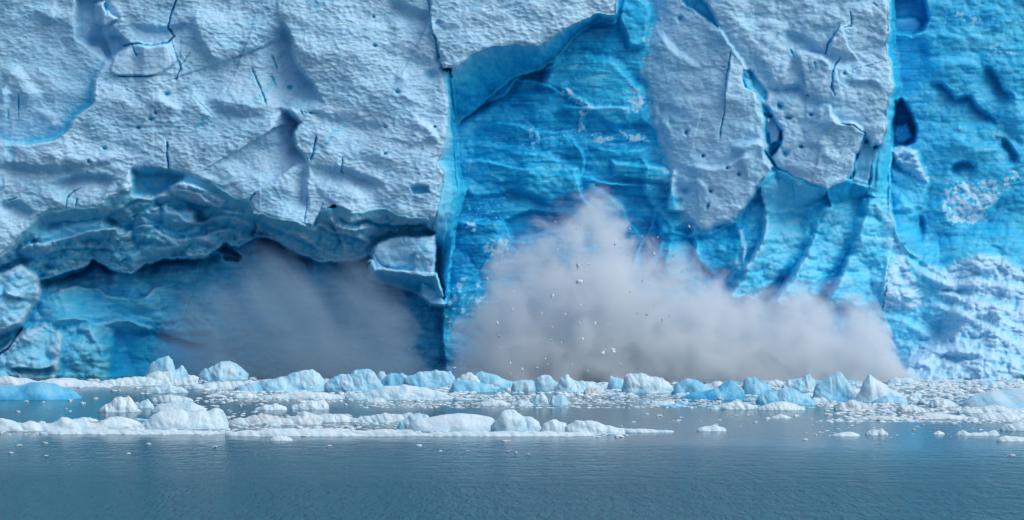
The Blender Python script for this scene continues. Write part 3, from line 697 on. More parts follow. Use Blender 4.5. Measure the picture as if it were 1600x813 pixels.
LW = (XX+10*fbm(XX/30, YY/30, 71, 3), YY+10*fbm(XX/30, YY/30, 72, 3))
P += LUMP*(1.2*fbm(LW[0]/60, LW[1]/34, 73, 2)+0.8*(facets(LW[0]/30, LW[1]/17, 76, .6)-.2)+0.55*(facets(LW[0]/13, LW[1]/8, 74, .8)-.2)+.20*fbm(XX/6, YY/5, 75, 3))
strat = fbm((XX+9*fbm(XX/60, YY/20, 80, 2))/75, (YY-0.03*XX+9*fbm(XX/140, YY/60, 79, 3))/6.5, 81, 4)
strat2 = fbm(XX/38, (YY+.04*XX)/3.2, 82, 3)
P += STRA*(0.10*strat+0.03*strat2)
P += 0.03*fbm(XX/5, YY/4, 90, 3)
# colour of the ice itself: bubbly white crust, clear blue ice, strata, old snow
BL += STRA*(0.40*strat+0.24*strat2+0.34*fbm(XX/70, YY/42, 83, 5)-.03)
hl = sstep(.90, .975, 1-2*np.abs(noise((XX+22*fbm(XX/50, YY/50, 111, 4))/130, (YY+.4*XX+22*fbm(XX/50, YY/50, 112, 4))/210, 113)))*sstep(.02, .2, fbm(XX/90, YY/90, 114, 2))*SCAL
P -= .12*hl; BL += .16*hl
BL += SCAL*0.13*fbm((XX+.4*YY)/120, (YY-.3*XX)/60, 115, 4)
BL += (1-STRA*.5)*(0.05*fbm(XX/60, YY/50, 84, 4)+0.03*fbm(XX/9, YY/7, 85, 3))
BL += FAC*0.13*fbm(XX/26, YY/22, 86, 3)
def box(A, n):
    k = np.ones(2*n+1)/(2*n+1)
    Q = np.apply_along_axis(lambda r: np.convolve(np.pad(r, n, 'edge'), k, 'valid'), 1, A)
    return np.apply_along_axis(lambda r: np.convolve(np.pad(r, n, 'edge'), k, 'valid'), 0, Q)
# frost and snow sit on the proud edges, clear ice shows in the clefts
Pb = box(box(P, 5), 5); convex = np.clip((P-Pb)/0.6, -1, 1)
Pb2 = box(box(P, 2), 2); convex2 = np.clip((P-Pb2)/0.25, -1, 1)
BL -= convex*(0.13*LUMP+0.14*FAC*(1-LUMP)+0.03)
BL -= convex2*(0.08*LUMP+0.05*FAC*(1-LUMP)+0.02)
sn = fbm(XX/7, YY/6, 87, 4)+.6*fbm(XX/22, YY/16, 88, 2)+SNOW*1.1-.42
fleck = sstep(.0, .25, sn)*(SNOW > .05)
BL = BL*(1-fleck)+(.02)*fleck
# sparse flecks everywhere on blue ice
f2 = sstep(.50, .62, fbm(XX/5.5, YY/4.5, 89, 3)+.5*fbm(XX/80, YY/60, 91, 3))*STRA
BL = BL*(1-f2*.75)+.12*f2*.75
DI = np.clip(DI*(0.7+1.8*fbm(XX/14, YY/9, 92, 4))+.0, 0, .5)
BL = np.clip(BL, 0, 1)
# the top of the cliff rolls back to the plateau above the picture
P -= 55*sstep(-120, -330, YY)**1.3
PTS = unproject(XX, YY, D0-P)

NR, NC = SHP
idx = np.arange(NR*NC).reshape(NR, NC)
quads = np.stack([idx[1:, :-1], idx[1:, 1:], idx[:-1, 1:], idx[:-1, :-1]], -1).reshape(-1, 4)
qpart = PART[1:, 1:].reshape(-1)
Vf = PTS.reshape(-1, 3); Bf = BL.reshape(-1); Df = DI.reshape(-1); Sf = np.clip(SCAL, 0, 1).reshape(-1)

glacier = bpy.data.objects.new('glacier', None); C.objects.link(glacier)
glacier.location = (0, D0, 0)
tag(glacier, 'towering blue and white glacier front calving into the lake', 'glacier')
names = {CENTRE: ('ice_wall', 'deep blue freshly broken ice wall in the hollow'), CEIL: ('overhang_underside', 'smooth blue underside of the overhanging lip'),
         LFACE: ('weathered_face', 'broad pitted white ice face left of the blue hollow'), LSIDE: ('side_face', 'narrow bright blue side of the white mass'),
         ROOF: ('cave_roof', 'broken shell shaped teal roof of the ice cave'), CAVE: ('cave_wall', 'dim blue back wall of the ice cave'),
         HANG: ('hanging_block', 'pale block hanging under the white mass'), BOULD: ('ice_shoulder', 'grey white broken shoulder at the cave mouth'),
         RIB: ('weathered_face', 'tapering white ice tongue right of the blue hollow'), RBLOCK: ('weathered_face', 'cracked white ice block beside the far blue wall'),
         FAN: ('fractured_ribs', 'fan of pale blue fractured ribs above the spray'), FARW: ('ice_wall', 'bright blue wall at the right with dark veins'),
         HOLE: ('hollow', 'dark blue rounded hollow in the far wall')}
def cut(sel, name, parent=None, off=None):
    q = quads[sel]
    if not len(q): return None
    u, inv = np.unique(q, return_inverse=True)
    V = Vf[u].copy()
    if off is not None: V -= np.array(off)
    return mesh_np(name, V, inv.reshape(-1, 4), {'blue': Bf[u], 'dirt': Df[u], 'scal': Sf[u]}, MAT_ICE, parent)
OFF = (0, D0, 0)
qy = YY[1:, 1:].reshape(-1)
for pid, (nm, lb) in names.items():
    if pid == HOLE:
        for lo, hi in ((-400, 110), (110, 400)):
            o = cut((qpart == HOLE) & (qy > lo) & (qy <= hi), nm, glacier, OFF)
            if o: o['label'] = lb+(' near the top' if lo < 0 else ' above the snow ledge')
        continue
    o = cut(qpart == pid, nm, glacier, OFF)
    if o: o['label'] = lb
o = cut(qpart == CONE, 'snow_rubble')
tag(o, 'heaped white snow and ice rubble against the blue wall', 'ice rubble', None, 'stuff')

# ------------------------------------------------------------------ floating ice
def on_water(px, py):
    d = F_PX*CAM_H/(py-HORIZ)
    return (px-800.0)*d/F_PX, d

def floe(name, label, cat, outline, base, blue=0.12, rough=0.5, depth=0.55, dirt=0.0, group=None, step=1.0, crest=2.2):
    """lump of ice whose profile follows the outline; outline in photo pixels, base = its waterline row"""
    o = np.array(outline, float)
    x0, x1 = o[0, 0]-1.5, o[-1, 0]+1.5
    w = x1-x0
    xf, d0 = on_water((x0+x1)/2, base)
    m = d0/F_PX                               # metres per pixel there
    nu = int(np.clip(w/step, 24, 150)); nv = int(np.clip(nu*0.55, 16, 60))
    u = np.linspace(0, 1, nu); v = np.linspace(-1, 1, nv)
    v = np.sign(v)*(1-(1-np.abs(v))**1.5)
    U, V = np.meshgrid(u, v)
    sd = abs(hash_name(label)) % 3000
    half = min(max(0.5*depth*w*m, 0.35), 7.0)
    wob = 0.16*fbm(U*3.5+sd, V*1.6+7, 5, 3)*np.abs(V)**.7
    px = x0+np.clip(U+wob, 0, 1)*w
    H = np.interp(px, np.concatenate([[x0], o[:, 0], [x1]]), np.concatenate([[base+1], o[:, 1], [base+1]]))
    kw = max(1, int(nu*.035)); kk = np.ones(2*kw+1)/(2*kw+1)
    H = np.apply_along_axis(lambda r: np.convolve(np.pad(r, kw, 'edge'), kk, 'valid'), 1, H)
    H = np.maximum(base-H, 0)*m
    sc = max(H.max(), .3)
    X0 = U*w*m; Y0 = V*half
    # uneven plan: each stretch of the lump has its own front slope
    stp = np.clip(1.75+1.0*fbm(U*2.3+sd*.3, V*.8+2, 6, 2), 1.1, 3.0)
    prof = np.clip(1-np.abs(V)**stp, 0, 1)**0.85
    Z = H*prof
    foot = np.clip(np.sin(np.pi*np.clip(U, 0.001, 0.999)), 0, 1)**0.45
    foot = foot*(1+0.40*fbm(U*2.6+sd, np.sign(V)*5+V*.6, 6, 2))
    Yw = Y0*foot
    elong = float(np.clip(3.5*sc/(w*m), .25, 1))**.6
    X3, Y3 = X0/sc*1.1*elong+sd*.37+.35*Yw/sc, Z/sc*1.3-Yw/sc*0.8+sd*.11
    edge = np.clip(prof*3, 0, 1)
    rough = min(0.85, rough*1.2)
    disp = rough*sc*(0.62*(facets(X3*1.2, Y3*1.2, 9)-.15)+0.30*(facets(X3*3.2, Y3*3.2, 12)-.2)+0.26*fbm(X3*2.2, Y3*2.2, 8, 4)+.10*fbm(X3*9, Y3*9, 18, 2))
    Z = np.maximum(Z+disp*.6*edge*(.35+.65*prof), Z*.35)
    Yw = Yw+np.sign(V)*disp*.7*(1-prof)*edge
    Xw = (U-0.5)*w*m+rough*0.12*sc*fbm(X3*2.5, Y3*2.5, 14, 3)*edge
    Z = np.minimum(Z, H*1.06+.02)-0.12*(1-prof)
    BLU = blue+.04+0.34*fbm(X3*1.6, Y3*1.6, 15, 3)*(.3+blue)+0.25*(1-np.clip(Z/max(0.35*sc, .1), 0, 1))*(0.25+blue)+0.16*(facets(X3*1.2, Y3*1.2, 9)<.12)*rough*(.3+blue)
    BLU = np.clip(BLU, 0, .95)
    DRT = np.clip(dirt*(.6+1.5*fbm(X3*3, Y3*3, 17, 3)), 0, .8)
    vt = np.stack([Xw, Yw+half, Z], -1).reshape(-1, 3)
    idx = np.arange(nu*nv).reshape(nv, nu)
    q = np.stack([idx[:-1, :-1], idx[:-1, 1:], idx[1:, 1:], idx[1:, :-1]], -1).reshape(-1, 4)
    # closed underside
    bt = vt.copy(); bt[:, 2] = -0.15-0.5*np.minimum(half, 1.5)*(prof.reshape(-1))
    q2 = q[:, ::-1]+len(vt)
    ring = np.concatenate([idx[0, :], idx[1:, -1], idx[-1, -2::-1], idx[-2:0:-1, 0]])
    nx = np.roll(ring, -1)
    q3 = np.stack([ring, ring+len(vt), nx+len(vt), nx], -1)
    ob = mesh_np(name, np.concatenate([vt, bt]), np.concatenate([q, q2, q3]), {'blue': np.tile(BLU.reshape(-1), 2), 'dirt': np.tile(DRT.reshape(-1), 2)}, MAT_FLOE)
    ob.location = (xf, d0, 0)
    tag(ob, label, cat, group)
    return ob

def hash_name(t):
    h = 7
    for c in t: h = (h*31+ord(c)) % 1000003
    return h

B, Fl, K = ('iceberg', 'iceberg'), ('ice_floe', 'ice floe'), ('ice_block', 'ice block')
FLOES = [
 # left quarter
 (Fl, 'smooth rounded blue ice dome cut by the left edge', [(-60, 612), (-30, 606), (0, 604), (25, 604), (40, 599), (55, 598), (75, 601), (98, 609), (120, 621)], 625, .50, .18, .5, 0),
 (Fl, 'rough white floe along the cave foot behind the blue dome', [(-40, 598), (0, 590), (22, 590), (40, 596), (60, 598), (84, 592), (104, 591), (130, 595), (172, 602)], 605, .06, .6, .25, .05),
 (Fl, 'low white floe linking the cave foot to the tall iceberg', [(150, 598), (175, 593), (205, 590), (228, 588), (250, 595)], 603, .08, .5, .3, .05),
 (B, 'tall iceberg with a notched blue top standing before the cave', [(228, 578), (234, 564), (250, 557), (262, 558), (268, 567), (270, 580), (273, 578), (283, 569), (288, 578), (294, 584), (297, 594)], 600, .28, .35, .5, 0),
 (K, 'white square block at the foot of the notched iceberg', [(228, 580), (240, 579), (266, 580), (270, 592)], 602, .08, .5, .5, 0),
 (Fl, 'low white shelf right of the notched iceberg', [(255, 596), (280, 592), (300, 586), (308, 590)], 601, .08, .5, .4, 0),
 (Fl, 'pale floe in front of the notched iceberg', [(226, 610), (245, 603), (262, 602), (280, 605), (292, 610)], 614, .14, .5, .3, .03),
 (Fl, 'thin white floe between the notched and the pale peaked icebergs', [(288, 606), (300, 602), (330, 598), (350, 604)], 608, .10, .5, .4, .03),
 (B, 'pale blue iceberg with a jagged crest under the dust curtain', [(308, 590), (318, 578), (332, 573), (345, 566), (362, 563), (374, 567), (380, 578), (386, 577), (385, 588)], 595, .22, .5, .5, 0),
 (Fl, 'small grey slushy floe above the long white floe', [(236, 625), (252, 618), (275, 617), (300, 625)], 628, .10, .8, .4, .20),
 (B, 'white triangular lump alone on the open water', [(152, 642), (165, 632), (178, 623), (196, 621), (204, 626), (212, 635), (218, 641)], 644, .07, .6, .5, .04),
 (Fl, 'pale rounded lump touching the white triangular one', [(209, 634), (220, 626), (230, 624), (238, 632)], 638, .18, .35, .5, 0),
 (Fl, 'flat smooth pale floe behind the long white floe', [(236, 640), (250, 632), (270, 628), (300, 629), (320, 638)], 644, .14, .3, .3, 0),
 (Fl, 'long white floe with a smooth sloping back in the left chain', [(203, 668), (225, 657), (245, 645), (262, 642), (280, 641), (296, 645), (312, 643), (326, 641), (338, 637), (347, 642), (353, 656)], 671, .10, .22, .35, 0),
 (Fl, 'lumpy white chain of ice at the left edge', [(-50, 662), (0, 655), (15, 660), (40, 662), (46, 657), (62, 663), (80, 664), (90, 651), (97, 651), (104, 658), (130, 657), (142, 664), (160, 656), (180, 652), (200, 655), (222, 660)], 674, .05, .55, .18, .03),
 (Fl, 'thin white rim floe below the left chain', [(60, 675), (110, 671), (170, 673), (230, 672), (300, 673), (345, 676)], 679, .05, .6, .12, .06),
 # centre left
 (B, 'broad pale blue iceberg with a ramp at its left end', [(365, 606), (385, 600), (400, 597), (424, 595), (440, 587), (464, 581), (490, 580), (502, 587), (514, 603)], 612, .22, .40, .4, 0),
 (B, 'iceberg with a toothed crest in the middle of the ice belt', [(508, 597), (520, 588), (540, 583), (552, 574), (557, 572), (566, 574), (582, 582), (592, 596), (600, 606)], 612, .25, .55, .45, 0),
 (K, 'small pointed block on the right of the toothed iceberg', [(586, 590), (592, 581), (600, 582), (606, 592)], 600, .20, .6, .6, 0),
 (K, 'blue undercut block beside the pointed one', [(593, 600), (597, 590), (612, 584), (628, 583), (640, 590)], 605, .38, .35, .5, 0),
 (Fl, 'white low floe leading left from the broad iceberg', [(318, 604), (345, 598), (370, 597), (395, 594), (410, 600)], 608, .06, .6, .3, .03),
 (Fl, 'white slab in front of the broad iceberg', [(362, 618), (372, 614), (390, 613), (402, 618)], 622, .06, .6, .4, .02),
 (Fl, 'long low white floe in front of the broad iceberg', [(402, 620), (430, 616), (470, 613), (510, 614), (545, 619)], 624, .06, .45, .15, .03),
 (Fl, 'long smooth white floe below the toothed iceberg', [(540, 618), (575, 612), (600, 604), (630, 602), (660, 606), (690, 614), (705, 620)], 625, .12, .35, .25, 0),
 (Fl, 'small white floe with a flat tail on the calm water', [(398, 638), (415, 633), (430, 631), (446, 636)], 641, .05, .6, .5, .02),
 (Fl, 'small white floe with a bright peak on the calm water', [(452, 636), (470, 630), (488, 627), (503, 625), (512, 632)], 640, .06, .6, .5, .02),
 (Fl, 'dirty brash strip right of the long white floe', [(352, 660), (380, 652), (410, 649), (440, 653), (470, 652), (500, 658)], 664, .05, .9, .2, .35),
 (Fl, 'white lumpy strip in the middle of the near chain', [(440, 656), (468, 647), (476, 644), (490, 649), (520, 648), (546, 650), (556, 658)], 660, .06, .7, .3, .12),
 (Fl, 'pale strip of ice ending at the wide flat floe', [(546, 656), (575, 648), (600, 646), (620, 648), (640, 645), (660, 655)], 660, .08, .6, .25, .15),
 (Fl, 'long white rim floe below the middle chain', [(352, 676), (400, 672), (440, 670), (480, 671), (530, 670), (580, 672), (630, 671), (650, 676)], 682, .05, .5, .10, .02),
 (Fl, 'small white floe under the middle rim', [(422, 686), (432, 681), (448, 683), (456, 686)], 689, .05, .5, .5, 0),
 # centre
 (B, 'flat topped blue slab at the back of the belt left of the plume', [(632, 588), (650, 582), (680, 579), (702, 581), (711, 590)], 606, .32, .35, .4, 0),
 (K, 'white edged block with a dark blue base below the plume', [(684, 595), (694, 583), (704, 581), (712, 592)], 604, .22, .5, .6, 0),
 (B, 'grey blue wedge with a flat top in the middle of the belt', [(703, 611), (708, 597), (728, 594), (752, 599), (778, 606)], 613, .36, .15, .45, 0),
 (B, 'white rounded block left of the leaning slab', [(712, 594), (722, 586), (736, 583), (744, 588), (752, 598)], 606, .10, .5, .5, 0),
 (B, 'leaning grey blue slab rising to the left', [(738, 592), (744, 582), (752, 579), (768, 584), (788, 592), (802, 598)], 606, .34, .25, .45, 0),
 (K, 'pale square block left of the blue footed boulder', [(800, 604), (801, 597), (816, 595), (834, 594), (837, 604)], 612, .22, .3, .6, 0),
 (B, 'rounded boulder of ice with a bright blue foot', [(836, 602), (838, 590), (848, 586), (860, 589), (870, 597), (884, 603)], 612, .24, .40, .5, 0),
 (B, 'white peaked iceberg in front of the plume', [(868, 602), (878, 588), (888, 583), (898, 590), (912, 594), (928, 600), (944, 606)], 613, .14, .5, .45, 0),
 (B, 'small steep block beside the white peaked iceberg', [(950, 602), (953, 587), (964, 588), (976, 592), (980, 604)], 610, .28, .3, .6, 0),
 (K, 'brownish dirty block in the brash', [(910, 614), (918, 607), (934, 606), (942, 613)], 617, .06, .6, .6, .75),
 (K, 'pale cube of ice at the front of the brash', [(860, 628), (862, 617), (876, 616), (886, 620), (887, 629)], 634, .24, .35, .6, 0),
 (K, 'white cracked block left of the pale cube', [(832, 626), (838, 616), (848, 615), (856, 624)], 632, .16, .6, .6, .03),
 (Fl, 'low white floe at the front of the brash', [(748, 630), (765, 623), (785, 626), (800, 631)], 634, .06, .6, .3, .02),
 (Fl, 'grey low floe right of the low white one', [(798, 630), (815, 624), (834, 631)], 634, .18, .5, .4, .05),
 (Fl, 'wide flat smooth floe in the near chain', [(636, 664), (650, 654), (668, 654), (690, 649), (718, 647), (744, 649), (768, 653), (776, 660)], 674, .10, .10, .35, 0),
 (Fl, 'rough end of the wide flat floe', [(620, 664), (636, 650), (656, 645), (668, 650), (672, 658)], 672, .20, .6, .5, .05),
 (B, 'humped white ice arch at the centre of the near chain', [(768, 664), (776, 654), (786, 643), (797, 640), (806, 641), (816, 648), (828, 652), (840, 660), (846, 670)], 676, .14, .28, .5, 0),
 (Fl, 'white mound right of the humped arch', [(845, 668), (856, 658), (868, 655), (878, 660), (888, 666)], 677, .07, .4, .5, 0),
 (Fl, 'long white mound tapering to the right of the near chain', [(884, 666), (900, 658), (918, 656), (934, 661), (952, 666), (976, 670)], 679, .07, .35, .3, 0),
 (Fl, 'thin white rim floe under the wide flat floe', [(640, 679), (700, 674), (760, 674), (840, 675), (930, 676)], 682, .05, .6, .10, .06),
 # centre right
 (B, 'broad white topped iceberg right of the plume', [(974, 600), (980, 586), (992, 581), (1005, 585), (1020, 590), (1036, 592), (1048, 600), (1056, 608)], 614, .16, .40, .45, 0),
 (B, 'blue shaded iceberg with a white crest under the dust', [(1052, 614), (1058, 598), (1072, 592), (1088, 595), (1106, 603), (1124, 608)], 620, .40, .25, .45, 0),
 (B, 'clear blue rounded berg in the right half of the belt', [(1064, 622), (1090, 612), (1122, 608), (1130, 599), (1145, 595), (1156, 602), (1164, 614)], 625, .50, .18, .4, 0),
 (B, 'white capped blue berg beside the clear blue one', [(1160, 608), (1164, 594), (1178, 589), (1194, 597), (1206, 606)], 618, .38, .30, .5, 0),
 (B, 'low cracked pale blue berg behind the white front floe', [(1184, 622), (1200, 612), (1226, 608), (1250, 610), (1268, 620), (1276, 628)], 634, .34, .45, .4, 0),
 (K, 'small pale blocks of ice left of the rough blue boulder', [(1224, 604), (1232, 594), (1246, 596), (1256, 590), (1266, 587), (1276, 598)], 612, .22, .6, .5, 0),
 (Fl, 'white crumbled floe at the front of the blue bergs', [(1112, 638), (1130, 631), (1160, 629), (1186, 634)], 640, .06, .7, .25, .03),
 (Fl, 'bright white mounded floe at the front of the right belt', [(1186, 637), (1205, 631), (1222, 628), (1240, 630), (1258, 638)], 641, .05, .5, .3, .02),
 (Fl, 'lone oval white floe on the right open water', [(1090, 670), (1104, 666), (1118, 664), (1134, 670)], 674, .08, .20, .5, 0),
 (Fl, 'thin white floe trailing behind the long mound', [(960, 672), (972, 666), (980, 671), (1020, 671), (1052, 673)], 676, .06, .5, .2, .05),
 # right
 (B, 'rough blue boulder of ice with a white cratered top', [(1272, 622), (1276, 600), (1284, 591), (1298, 589), (1312, 583), (1324, 591), (1334, 604), (1336, 618)], 628, .30, .40, .6, 0),
 (B, 'white fin shaped iceberg right of the rough blue boulder', [(1338, 622), (1346, 608), (1354, 594), (1361, 587), (1370, 594), (1384, 600), (1398, 606), (1410, 614), (1417, 624)], 629, .14, .22, .5, 0),
 (Fl, 'grey dirty crumbled floe below the rough blue boulder', [(1306, 636), (1316, 627), (1335, 626), (1352, 630), (1366, 634)], 641, .06, .9, .4, .30),
 (Fl, 'pale blue low floe right of the fin iceberg', [(1364, 628), (1384, 619), (1408, 620), (1420, 627)], 631, .30, .25, .5, 0),
 (K, 'white double lump on the snow right of the dust', [(1406, 582), (1412, 571), (1424, 569), (1430, 579), (1442, 582)], 587, .06, .5, .6, 0),
 (B, 'white slab with a deep blue underside on the far right snow', [(1467, 582), (1476, 572), (1498, 567), (1512, 565), (1523, 560), (1534, 568), (1544, 577)], 585, .22, .15, .4, 0),
 (Fl, 'small white floe left of the big dome', [(1455, 632), (1466, 624), (1480, 623), (1492, 628), (1500, 633)], 636, .07, .5, .5, .02),
 (B, 'big smooth dome of ice at the right edge', [(1508, 634), (1530, 620), (1556, 612), (1585, 609), (1620, 608), (1660, 613), (1700, 634)], 638, .20, .12, .5, 0),
 (Fl, 'small dirty white floe below the pale blue floe', [(1400, 640), (1412, 632), (1430, 633), (1452, 641)], 644, .05, .8, .4, .15),
 (Fl, 'flat bright white floe in the right brash', [(1432, 652), (1455, 647), (1480, 647), (1508, 651)], 655, .05, .2, .3, 0),
 (Fl, 'white cone topped floe in front of the big dome', [(1500, 640), (1535, 638), (1556, 632), (1575, 639), (1620, 640)], 646, .06, .6, .25, .06),
 (Fl, 'white floe at the right edge below the dome', [(1520, 652), (1548, 646), (1590, 645), (1640, 652)], 657, .06, .5, .25, .04),
 (Fl, 'lone flat white floe on the right water', [(1300, 680), (1316, 676), (1330, 675), (1344, 679)], 682, .06, .3, .4, .03),
 (Fl, 'grey spiky floe on the right water', [(1354, 676), (1366, 671), (1374, 673), (1380, 670), (1388, 677)], 680, .12, .9, .5, .25),
 (Fl, 'small round white floe right of the grey spiky one', [(1460, 677), (1468, 673), (1476, 676)], 679, .06, .4, .6, 0),
 (Fl, 'low white floe with a knob on the right water', [(1496, 677), (1505, 671), (1514, 677), (1540, 676), (1556, 672), (1562, 679)], 681, .06, .6, .3, .08),
 (Fl, 'white floe sliding out of the right edge', [(1560, 686), (1574, 681), (1600, 684), (1640, 688)], 690, .05, .4, .3, 0),
 (Fl, 'pale rough floe at the right edge above the water', [(1565, 668), (1580, 662), (1610, 660), (1640, 668)], 673, .10, .7, .4, .12),
 (Fl, 'thin dirty floe line left of the right brash', [(1340, 654), (1370, 650), (1400, 651), (1424, 654)], 656, .06, .8, .15, .30),
 (Fl, 'small white floe off the bright mounded floe', [(1206, 652), (1220, 647), (1236, 652)], 654, .06, .4, .5, 0),
]
for (nm, ct), lab, out, base, bl, ro, de, di in FLOES:
    floe(nm, lab, ct, out, base, bl, ro, de, di)

# ragged fragments that close the back and the middle of the belt
rf = random.Random(21)
for i in range(84):
    if i >= 62: base = rf.uniform(608, 636); xc = rf.uniform(960, 1460); w = rf.uniform(12, 40); h = rf.uniform(3, 10)
    elif i < 34: base = rf.uniform(597, 612); xc = rf.uniform(330, 1600); w = rf.uniform(16, 52); h = rf.uniform(4, 13)
    elif i < 50: base = rf.uniform(614, 636); xc = rf.uniform(560, 1600); w = rf.uniform(14, 44); h = rf.uniform(3, 9)
    else: base = rf.uniform(656, 678); xc = rf.uniform(0, 660); w = rf.uniform(14, 50); h = rf.uniform(3, 9)
    n = rf.randint(5, 8)
    xs_ = sorted([xc-w/2, xc+w/2]+[xc+rf.uniform(-.5, .5)*w for _ in range(n-2)])
    out = [(x, base-h*(.35+.65*rf.random())*(.45+.55*math.sin(math.pi*min(max((x-xc)/w+.5, .06), .94)))) for x in xs_]
    ob = floe('ice_fragment', 'fragment %d' % i, 'ice fragment', out, base, rf.choice([.06, .08, .14, .22, .32]), rf.uniform(.4, .8), rf.uniform(.35, .6), rf.choice([0, 0, .03, .12]))
    if i < 50 or i >= 62: tag(ob, 'ragged low ice fragment jammed between bigger bergs of the belt', None, 'ragged fragments filling the ice belt')
    else: tag(ob, 'ragged low ice fragment lying in the near chain on the left', None, 'ragged fragments in the near chain')

# small lumps: a few shapes, copied
def lump_shape(i, flat):
    n = 14
    u, v = np.meshgrid(np.linspace(0, 2*np.pi, n*2, endpoint=False), np.linspace(0.0, np.pi, n))
    x = np.cos(u)*np.sin(v); y = np.sin(u)*np.sin(v); z = np.cos(v)
    r = 1+0.40*fbm(x*1.3+i*9, y*1.3+z*1.7, 20+i, 3)+0.55*(facets(x*1.3+i*5+z, y*1.3+z*.9, 25+i)-.2)
    V = np.stack([x*r, y*r*.8, z*r*flat], -1).reshape(-1, 3)
    idx = np.arange(n*n*2).reshape(n, n*2)
    q = np.stack([idx[:-1], idx[1:], np.roll(idx, -1, 1)[1:], np.roll(idx, -1, 1)[:-1]], -1).reshape(-1, 4)
    return V, q
def lump_proto(i, flat, blue, dirt):
    V, q = lump_shape(i, flat)
    nb = len(V)
    o = mesh_np('ice_chunk', V, q, {'blue': np.full(nb, blue)+.1*fbm(V[:, 0]*2, V[:, 1]*2+V[:, 2], 33, 2), 'dirt': np.full(nb, dirt)}, MAT_FLOE)
    return o
PROTO = [lump_proto(i, f, b, d) for i, (f, b, d) in enumerate([(.45, .05, 0), (.6, .08, 0), (.35, .05, .05), (.8, .20, 0), (.5, .35, 0), (.3, .06, .25), (.55, .1, .6), (.4, .12, .1)])]
used = set()
rnd = random.Random(5)
def chunk(px, py, wpx, kind, label, group):
    x, d = on_water(px, py); r = 0.5*wpx*d/F_PX
    p = PROTO[kind]
    if kind in used:
        o = p.copy(); C.objects.link(o)
    else:
        o = p; used.add(kind)
    k = rnd.uniform(.8, 1.2)
    o.location = (x, d, 0.05*r); o.rotation_euler = (rnd.uniform(-.15, .15), rnd.uniform(-.15, .15), rnd.uniform(0, 6.28)); o.scale = (r, r*rnd.uniform(.6, 1.1), r*k)
    tag(o, label, 'ice chunk', group)
G1 = ('small lump of ice wedged among the bigger bergs of the belt', 'ice lumps in the crowded belt')
G2 = ('small white bit of ice along the near chain of floes', 'ice bits along the near chain')
G3 = ('small ice crumb drifting on the open water', 'ice crumbs on the open water')
KS = [0, 0, 1, 1, 2, 3, 3, 4, 5, 7]
for i in range(120):
    px = rnd.uniform(330, 1600); py = 600+rnd.random()**0.8*36
    chunk(px, py, rnd.uniform(5, 18), rnd.choice(KS), *G1)
for i in range(70):
    px = rnd.uniform(0, 980); py = rnd.gauss(671, 6)
    if py < 655: py = 660
    chunk(px, py, rnd.uniform(5, 16), rnd.choice([0, 0, 1, 2, 2, 5, 7]), *G2)
open_pts = [(70, 693), (30, 697), (72, 713), (17, 708), (232, 695), (201, 709), (335, 699), (515, 697), (654, 697), (688, 705), (727, 690), (730, 705), (790, 690), (793, 706), (806, 708), (826, 710),
            (1275, 680), (1258, 688), (1580, 712), (1180, 660), (40, 628), (68, 629), (150, 623), (130, 631), (112, 623), (28, 644), (178, 611), (186, 611), (215, 607), (110, 643), (1340, 662), (1375, 657), (1420, 659), (1490, 662), (1530, 663), (1455, 659), (1300, 655), (1150, 650), (1200, 655), (1245, 651), (1010, 648), (1030, 651), (1060, 658), (990, 660)]
for px, py in open_pts:
    chunk(px, py, rnd.uniform(5, 13), rnd.choice([0, 0, 2, 2, 5, 7]), *G3)
for i in range(40):
    px = rnd.choice([rnd.uniform(0, 560), rnd.uniform(1100, 1600)]); py = rnd.uniform(612, 668)
    chunk(px, py, rnd.uniform(3, 10), rnd.choice([0, 2, 5, 6, 7]), *G3)

